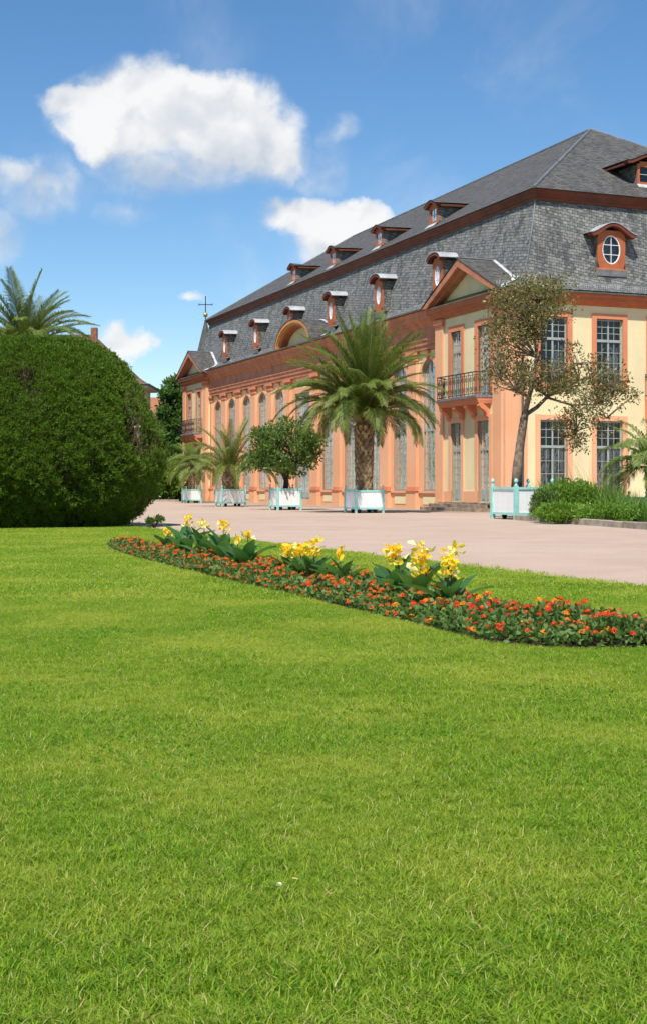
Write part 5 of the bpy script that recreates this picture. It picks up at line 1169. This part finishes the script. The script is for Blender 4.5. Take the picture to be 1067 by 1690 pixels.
# ================================================================== FLOWER BED
BF = [(5.2, 9.0), (3.6, 9.3), (2.32, 9.57), (1.6, 9.57), (1.2, 9.92), (0.91, 10.7), (0.475, 12.0), (-0.21, 13.9), (-0.71, 15.1), (-1.62, 17.6), (-2.91, 21.1), (-4.06, 25.1)]
BB = [(5.4, 9.5), (3.9, 9.85), (2.62, 10.2), (2.15, 11.0), (1.85, 11.6), (1.60, 12.2), (1.30, 12.9), (0.62, 14.5), (0.18, 15.5), (-0.68, 17.9), (-1.95, 21.4), (-3.75, 25.3)]
def resample(pts, n):
    P_ = np.array(pts); d = np.concatenate([[0], np.cumsum(np.hypot(*np.diff(P_, axis=0).T))]); t = np.linspace(0, d[-1], n); return np.stack([np.interp(t, d, P_[:, 0]), np.interp(t, d, P_[:, 1])], 1)
bf, bb = resample(BF, 80), resample(BB, 80)
bedpoly = np.concatenate([bf, bb[::-1]])
def in_poly(pts, poly):
    x, y = pts[:, 0], pts[:, 1]; ins = np.zeros(len(pts), bool); j = len(poly) - 1
    for i in range(len(poly)):
        xi, yi = poly[i]; xj, yj = poly[j]; c = ((yi > y) != (yj > y)) & (x < (xj - xi) * (y - yi) / (yj - yi + 1e-12) + xi); ins ^= c; j = i
    return ins
sheet('bed_soil', [tuple(p) for p in bedpoly], 0.032, M['soil'])
bed = empty('flower_bed', (0.5, 13.0, 0.03)); tag(bed, 'long curving bed of red and orange flowers in dark foliage on the lawn', 'flower bed'); bo = np.array([0.5, 13.0, 0.03])
r = np.random.default_rng(77)
def bed_points(n):
    t = r.uniform(0, 79, n); s = r.uniform(0, 1, n); i = np.minimum(t.astype(int), 78); f = (t - i)[:, None]
    a = bf[i] * (1 - f) + bf[i + 1] * f; b = bb[i] * (1 - f) + bb[i + 1] * f; wdt = np.hypot(*(b - a).T); keep = r.uniform(0, 1.1, n) < wdt; return (a + (b - a) * s[:, None])[keep], s[keep]
def bed_h(p, s):
    hn = 0.165 + 0.04 * np.sin(p[:, 0] * 7.1 + 1.1 * np.sin(p[:, 1] * 4.3)) + 0.035 * np.sin(p[:, 1] * 9.3 + p[:, 0] * 3.1); return hn * (0.45 + 0.55 * np.clip(np.minimum(s, 1 - s) * 6, 0, 1))
p, s = bed_points(60000); h = bed_h(p, s); z = h * r.uniform(0.05, 1, len(p)) ** 0.55
P = np.stack([p[:, 0], p[:, 1], z], 1) - bo * np.array([1, 1, 0]); v, qd = leaf_cloud(P, 0.052, 0.6, np.array([0, 0, 0.35]) + r.normal(size=(len(P), 3)) * np.array([1, 1, .3]) * 0.6, 0.5, r=r)
fo = stuff(link('foliage', np_mesh('foliage', v, qd, M['lantleaf']), bed))
def head_mesh(name, seed, mats, rad=0.025):
    rr = random.Random(seed); V = []; Q = []; mi = []
    for ring, (rf, zf, n) in enumerate(((0.0, 0.72, 1), (0.42, 0.62, 5), (0.8, 0.36, 9), (1.0, 0.05, 11))):
        for k in range(n):
            a = 2 * math.pi * (k + rr.random() * 0.4) / n + ring; c = Vector((rad * rf * math.cos(a), rad * rf * math.sin(a), rad * zf)); nn = Vector((rf * math.cos(a), rf * math.sin(a), 0.9)).normalized()
            e1 = nn.cross(Vector((0.3, 0.2, 0.9)) if abs(nn.z) < .95 else Vector((1, 0, 0))).normalized(); e2 = nn.cross(e1); sz = rad * 0.30; b = len(V)
            V += [c + e1 * sz, c + e2 * sz + nn * rad * .1, c - e1 * sz, c - e2 * sz + nn * rad * .1]; Q.append((b, b + 1, b + 2, b + 3)); mi.append(0 if ring > 1 else 1)
    b = len(V); V += [Vector((0.0022, 0, 0)), Vector((-0.0022, 0.001, 0)), Vector((-0.002, 0, -0.10)), Vector((0.002, 0, -0.10))]; Q.append((b, b + 1, b + 2, b + 3)); mi.append(2)
    me = bpy.data.meshes.new(name); me.from_pydata([tuple(v) for v in V], [], Q)
    for m_ in mats: me.materials.append(m_)
    me.polygons.foreach_set('material_index', mi); me.update(); return me
HM = [head_mesh('flower_head', i, [M[a], M[b], M['lantleaf']]) for i, (a, b) in enumerate((('lantred', 'lantorange'), ('lantred', 'lantred'), ('lantorange', 'lantorange'), ('lantred', 'lantred')))]
p, s = bed_points(6000); h = bed_h(p, s); n_f = 2000; p, s, h = p[:n_f], s[:n_f], h[:n_f]
z = h * (0.90 + 0.35 * r.uniform(0, 1, len(p)) ** 2); front_edge = s < 0.12; z = np.where(front_edge, h * 0.8, z)
inview = np.abs(p[:, 0]) < 0.2425 * p[:, 1] + 0.1; order = np.argsort(np.where(inview, p[:, 1], 99.0))
rest = MB()
hidx = r.integers(0, 4, len(p))
for rank, i in enumerate(order):
    loc = Vector((p[i, 0] - bo[0], p[i, 1] - bo[1], z[i])); sc_ = r.uniform(0.75, 1.25); rot = (r.uniform(-0.5, 0.5), r.uniform(-0.5, 0.5), r.uniform(0, 6.28))
    if rank < 300: link('flower_head', HM[hidx[i]], bed, loc, rot, sc_)
    else:
        m_ = Matrix.LocRotScale(loc, Matrix.Rotation(rot[2], 3, 'Z').to_quaternion(), (sc_,) * 3); me = HM[0]
        rest.add([tuple(m_ @ v.co) for v in me.vertices], [tuple(q_.vertices) for q_ in me.polygons][:-1])
stuff(rest.build('far_flower_heads', M['lantmix'], bed, fix=False))

# ---- cannas ---------------------------------------------------------------------------
def canna_leaf(seed):
    rr = random.Random(seed); n = 8; V = []; Q = []; mx = 1.0; bend = rr.uniform(0.5, 1.1)
    for i in range(n + 1):
        t = i / n; wd = 0.19 * math.sin(math.pi * min(1, (t * 0.93 + 0.06)) ** 0.85) ** 0.9 + 0.006; pit = 1.25 - bend * t; x = t * math.cos(pit * 0.9) * 0.55 + 0.25 * t * t; z = t * (1.0 - 0.35 * t * bend)
        wv = 0.02 * math.sin(t * 9 + seed)
        V += [(x - 0.05 * 0 + wv, -wd, z + 0.25 * wd + wv), (x, 0, z - 0.02), (x - wv, wd, z + 0.25 * wd - wv)]
        if i: b = 3 * (i - 1); Q += [(b, b + 1, b + 4, b + 3), (b + 1, b + 2, b + 5, b + 4)]
    me = bpy.data.meshes.new('canna_leaf'); me.from_pydata(V, [], Q); me.materials.append(M['cannaleaf']); me.polygons.foreach_set('use_smooth', [True] * len(Q)); me.update(); return me
CL = [canna_leaf(i) for i in range(5)]
def canna_flower(seed, n, h, bud=False):
    rr = random.Random(seed); V = []; Q = []
    for k in range(n):
        c = Vector((rr.gauss(0, 0.028), rr.gauss(0, 0.028), rr.uniform(-0.5, 0.5) * h)) if not bud else Vector((rr.gauss(0, 0.008), rr.gauss(0, 0.008), rr.uniform(-0.5, 0.5) * h))
        d = Vector((rr.gauss(0, 1), rr.gauss(0, 1), 0.35 if not bud else 2.5)).normalized(); s = d.cross(Vector((rr.gauss(0, 1), rr.gauss(0, 1), rr.gauss(0, 1)))).normalized(); nn = d.cross(s); ln = rr.uniform(0.035, 0.07); wd = ln * rr.uniform(0.5, 0.8); b = len(V)
        V += [c, c + d * ln * .5 + s * wd * .5 + nn * ln * .15, c + d * ln * 1.0 + s * wd * .28 - nn * ln * .12, c + d * ln * 1.0 - s * wd * .28 - nn * ln * .12, c + d * ln * .5 - s * wd * .5 + nn * ln * .15, c + d * ln * .55 - nn * ln * .05]
        Q += [(b, b + 1, b + 5), (b + 1, b + 2, b + 5), (b + 2, b + 3, b + 5), (b + 3, b + 4, b + 5), (b + 4, b, b + 5)]
    me = bpy.data.meshes.new('blossom'); me.from_pydata([tuple(v) for v in V], [], Q); me.materials.append(M['cannayel']); me.polygons.foreach_set('use_smooth', [True] * len(Q)); me.update(); return me
CANNA = [(278, 880, 26, .10, 'leftmost yellow canna, the low one at the far end of the bed'), (307, 862, 22, .12, 'yellow canna second from the left, standing taller than its neighbour'), (339, 870, 16, .08, 'yellow canna third from the left with a small bloom'), (350, 893, 12, .06, 'low yellow canna in front of the third tall one from the left'), (370, 873, 20, .12, 'yellow canna in the left group with a tall narrow bloom'), (392, 897, 8, .08, 'pale yellow canna bud at the right of the left group'), (408, 888, 18, .10, 'rightmost yellow canna of the left group'),
         (477, 914, 30, .10, 'yellow canna at the left of the middle group'), (499, 912, 26, .10, 'yellow canna second from left in the middle group'), (521, 908, 28, .13, 'tallest yellow canna of the middle group with drooping pale petals'), (563, 920, 10, .09, 'yellow canna bud at the right of the middle group'),
         (655, 920, 30, .13, 'leftmost canna of the right group with a bright yellow bloom'), (692, 930, 48, .24, 'middle canna of the right group with a long pale yellow bloom'), (744, 933, 42, .20, 'rightmost yellow canna of the whole bed with a large spreading leaf')]
mid = bf * 0.45 + bb * 0.55
for ci, (x, yt, npet, hh, lab) in enumerate(CANNA):
    rr = random.Random(500 + ci); sl = (x - CX) / F_PX; kk = int(np.argmin(np.abs(mid[:, 0] / mid[:, 1] - sl))); D = float(mid[kk, 1]) + rr.uniform(-0.12, 0.12); ht = HCAM + (HY - yt) * D / F_PX
    root = empty('canna', (sl * D, D, 0.03), rr.uniform(0, 6.28)); tag(root, lab, 'canna', 'yellow cannas in the flower bed')
    big = ht / 0.6; tilt = Vector((rr.uniform(-0.03, 0.03), rr.uniform(-0.03, 0.03), 0))
    MB().tube([(0, 0, 0), tuple(tilt * 0.5 + Vector((0, 0, ht * 0.5))), tuple(tilt + Vector((0, 0, ht)))], [0.011, 0.009, 0.006], 6).build('stem', M['cannaleaf'], root, smooth=True)
    nl = 9 if ci > 6 else 8
    for k in range(nl):
        t = k / nl; link('leaf', CL[(k + ci) % 5], root, (0, 0, 0.02 + 0.20 * ht * t), (rr.uniform(-0.2, 0.2), 0.22 - 0.5 * t + rr.uniform(-0.22, 0.22), k * 2.4 + rr.uniform(-0.4, 0.4)), (0.60 - 0.14 * t) * big * rr.uniform(0.85, 1.1))
    link('blossom', canna_flower(ci, int(npet * 1.7), hh * 1.1, npet <= 10), root, (tilt.x, tilt.y, ht - 0.01), (0, 0, 0), 1.3 if ci > 6 else 1.2)

# ================================================================== LAWN GRASS
def tuft(seed, n, h, spread, wd):
    rr = random.Random(seed); V = []; Q = []
    for _ in range(n):
        a = rr.uniform(0, 6.283); k = spread * math.sqrt(rr.random()); p = Vector((k * math.cos(a), k * math.sin(a), 0)); hh = h * rr.uniform(0.4, 1.15); b_ = rr.uniform(0, 6.283); ln = rr.uniform(0.2, 1.5) * hh
        d = Vector((math.cos(b_), math.sin(b_), 0)); s = Vector((-math.sin(b_ + rr.uniform(-.8, .8)), math.cos(b_), 0)).normalized() * wd * rr.uniform(0.7, 1.3) * 0.5
        m1 = p + d * ln * 0.35 + Vector((0, 0, hh * 0.62)); t = p + d * ln + Vector((0, 0, hh * rr.uniform(0.75, 1.0))); b = len(V)
        V += [p - s, p + s, m1 + s * 0.85, m1 - s * 0.85, t]; Q += [(b, b + 1, b + 2, b + 3), (b + 3, b + 2, b + 4)]
    me = bpy.data.meshes.new('grass_tuft'); me.from_pydata([tuple(v) for v in V], [], Q); me.materials.append(M['grass']); me.update(); return bpy.data.objects.new('grass_tuft', me)
gcol = bpy.data.collections.new('grass_tufts')
for i in range(5): gcol.objects.link(tuft(i, 28, 0.034, 0.038, 0.0029))
gcol2 = bpy.data.collections.new('grass_tufts_wide')
for i in range(4): gcol2.objects.link(tuft(20 + i, 22, 0.048, 0.10, 0.0085))
yedge = lambda P_: (P_[:, 0] - OX) * VX + (P_[:, 1] - OY) * VY
def scatter(d0_, d1_, dens):
    hw = 0.2425 * d1_ + 0.9; n = int(dens * (d1_ - d0_) * 2 * hw); P_ = np.stack([r.uniform(-hw, hw, n), r.uniform(d0_, d1_, n)], 1)
    P_ = P_[np.abs(P_[:, 0]) < 0.2425 * P_[:, 1] + 0.7]; P_ = P_[yedge(P_) < V_EDGE + 0.02 + 0.13 * r.uniform(-1, 1, len(P_)) + 0.45 * np.maximum(0, r.uniform(-1.5, 1, len(P_))) ** 3]
    inner = bedpoly.mean(0); P_ = P_[~in_poly(P_, bedpoly)]
    P_ = P_[np.hypot(P_[:, 0] - YC.x, P_[:, 1] - YC.y) > 3.3]; return P_
def grass_object(name, P_, coll, smin, smax, zbase=0.022):
    n = len(P_); me = bpy.data.meshes.new(name); me.vertices.add(n); co = np.zeros((n, 3), np.float32); co[:, :2] = P_; co[:, 2] = zbase; me.vertices.foreach_set('co', co.ravel())
    lum_ = 0.5 + 0.25 * np.sin(P_[:, 0] * 1.7 + 1.3 * np.sin(P_[:, 1] * 0.9)) + 0.25 * np.sin(P_[:, 1] * 2.3 + P_[:, 0] * 0.8)
    at_ = me.attributes.new('scl', 'FLOAT', 'POINT'); at_.data.foreach_set('value', (r.uniform(smin, smax, n) * (0.85 + 0.3 * lum_)).astype(np.float32))
    at_ = me.attributes.new('rotz', 'FLOAT', 'POINT'); at_.data.foreach_set('value', r.uniform(0, 6.283, n).astype(np.float32))
    o = stuff(link(name, me)); mod = o.modifiers.new('scatter', 'NODES'); ng = bpy.data.node_groups.new(name + '_scatter', 'GeometryNodeTree'); mod.node_group = ng
    ng.interface.new_socket('Geometry', in_out='INPUT', socket_type='NodeSocketGeometry'); ng.interface.new_socket('Geometry', in_out='OUTPUT', socket_type='NodeSocketGeometry')
    N_ = ng.nodes; gi, go = N_.new('NodeGroupInput'), N_.new('NodeGroupOutput'); ip = N_.new('GeometryNodeInstanceOnPoints'); ci = N_.new('GeometryNodeCollectionInfo')
    ci.inputs['Collection'].default_value = coll; ci.inputs['Separate Children'].default_value = True; ip.inputs['Pick Instance'].default_value = True
    a1 = N_.new('GeometryNodeInputNamedAttribute'); a1.data_type = 'FLOAT'; a1.inputs[0].default_value = 'scl'; a2 = N_.new('GeometryNodeInputNamedAttribute'); a2.data_type = 'FLOAT'; a2.inputs[0].default_value = 'rotz'
    cx_ = N_.new('ShaderNodeCombineXYZ'); e2r = N_.new('FunctionNodeEulerToRotation')
    ng.links.new(gi.outputs[0], ip.inputs['Points']); ng.links.new(ci.outputs[0], ip.inputs['Instance']); ng.links.new(a2.outputs['Attribute'], cx_.inputs[2]); ng.links.new(cx_.outputs[0], e2r.inputs[0]); ng.links.new(e2r.outputs[0], ip.inputs['Rotation']); ng.links.new(a1.outputs['Attribute'], ip.inputs['Scale']); ng.links.new(ip.outputs[0], go.inputs[0])
    return o
grass_object('lawn_grass_near', scatter(2.5, 6.5, 1500), gcol, 0.75, 1.25)
grass_object('lawn_grass_middle', scatter(6.5, 13.5, 800), gcol, 0.9, 1.4)
grass_object('lawn_grass_far', np.concatenate([scatter(13.5, 22, 330), scatter(22, 42, 150)]), gcol2, 0.8, 1.2)
# clover patches in the turf
pc = scatter(4.6, 12, 60); cn = (np.sin(pc[:, 0] * 2.9 + 0.8) * np.sin(pc[:, 1] * 2.1 + 1.7 * np.sin(pc[:, 0] * 1.3))); pc = pc[cn > 0.45]
pc = np.repeat(pc, 9, 0) + r.normal(size=(len(pc) * 9, 2)) * 0.05; P = np.concatenate([pc, 0.03 + r.uniform(0, 0.03, (len(pc), 1))], 1); P = np.repeat(P, 3, 0)
v, qd = leaf_cloud(P, 0.013, 0.9, np.array([0, 0, 0.15]), 0.8, r=r); stuff(link('clover', np_mesh('clover', v, qd, M['clover'])))
for i, (x, y, lab) in enumerate([(461, 1457, 'small white daisy in the near grass, left of a pair'), (484, 1451, 'small white daisy in the near grass, right of a pair'), (118, 1041, 'small white daisy far out on the left lawn')]):
    g_ = gpix(x, y, 0.05); root = empty('daisy', (g_.x, g_.y, 0.02)); root.scale = (0.72, 0.72, 0.85); root.rotation_euler = (0.35 - 0.3 * i, 0.2 * i, i); tag(root, lab, 'flower', 'daisies in the lawn')
    mb = MB(); n = 12
    for k in range(n): a = 2 * math.pi * k / n; b2 = a + 0.22; mb.add([(0.002 * math.cos(a), 0.002 * math.sin(a), 0.036), (0.011 * math.cos(a - 0.2), 0.011 * math.sin(a - 0.2), 0.038), (0.013 * math.cos(a), 0.013 * math.sin(a), 0.037), (0.011 * math.cos(b2), 0.011 * math.sin(b2), 0.038)], [(0, 1, 2, 3)])
    mb.build('petals', M['petalwhite'], root, fix=False); MB().lathe([(0.001, 0.036), (0.004, 0.037), (0.003, 0.040), (0.0005, 0.041)], 8).build('flower_centre', M['cannayel'], root); MB().tube([(0, 0, 0), (0, 0, 0.036)], 0.0012, 5).build('stem', M['reed'], root)
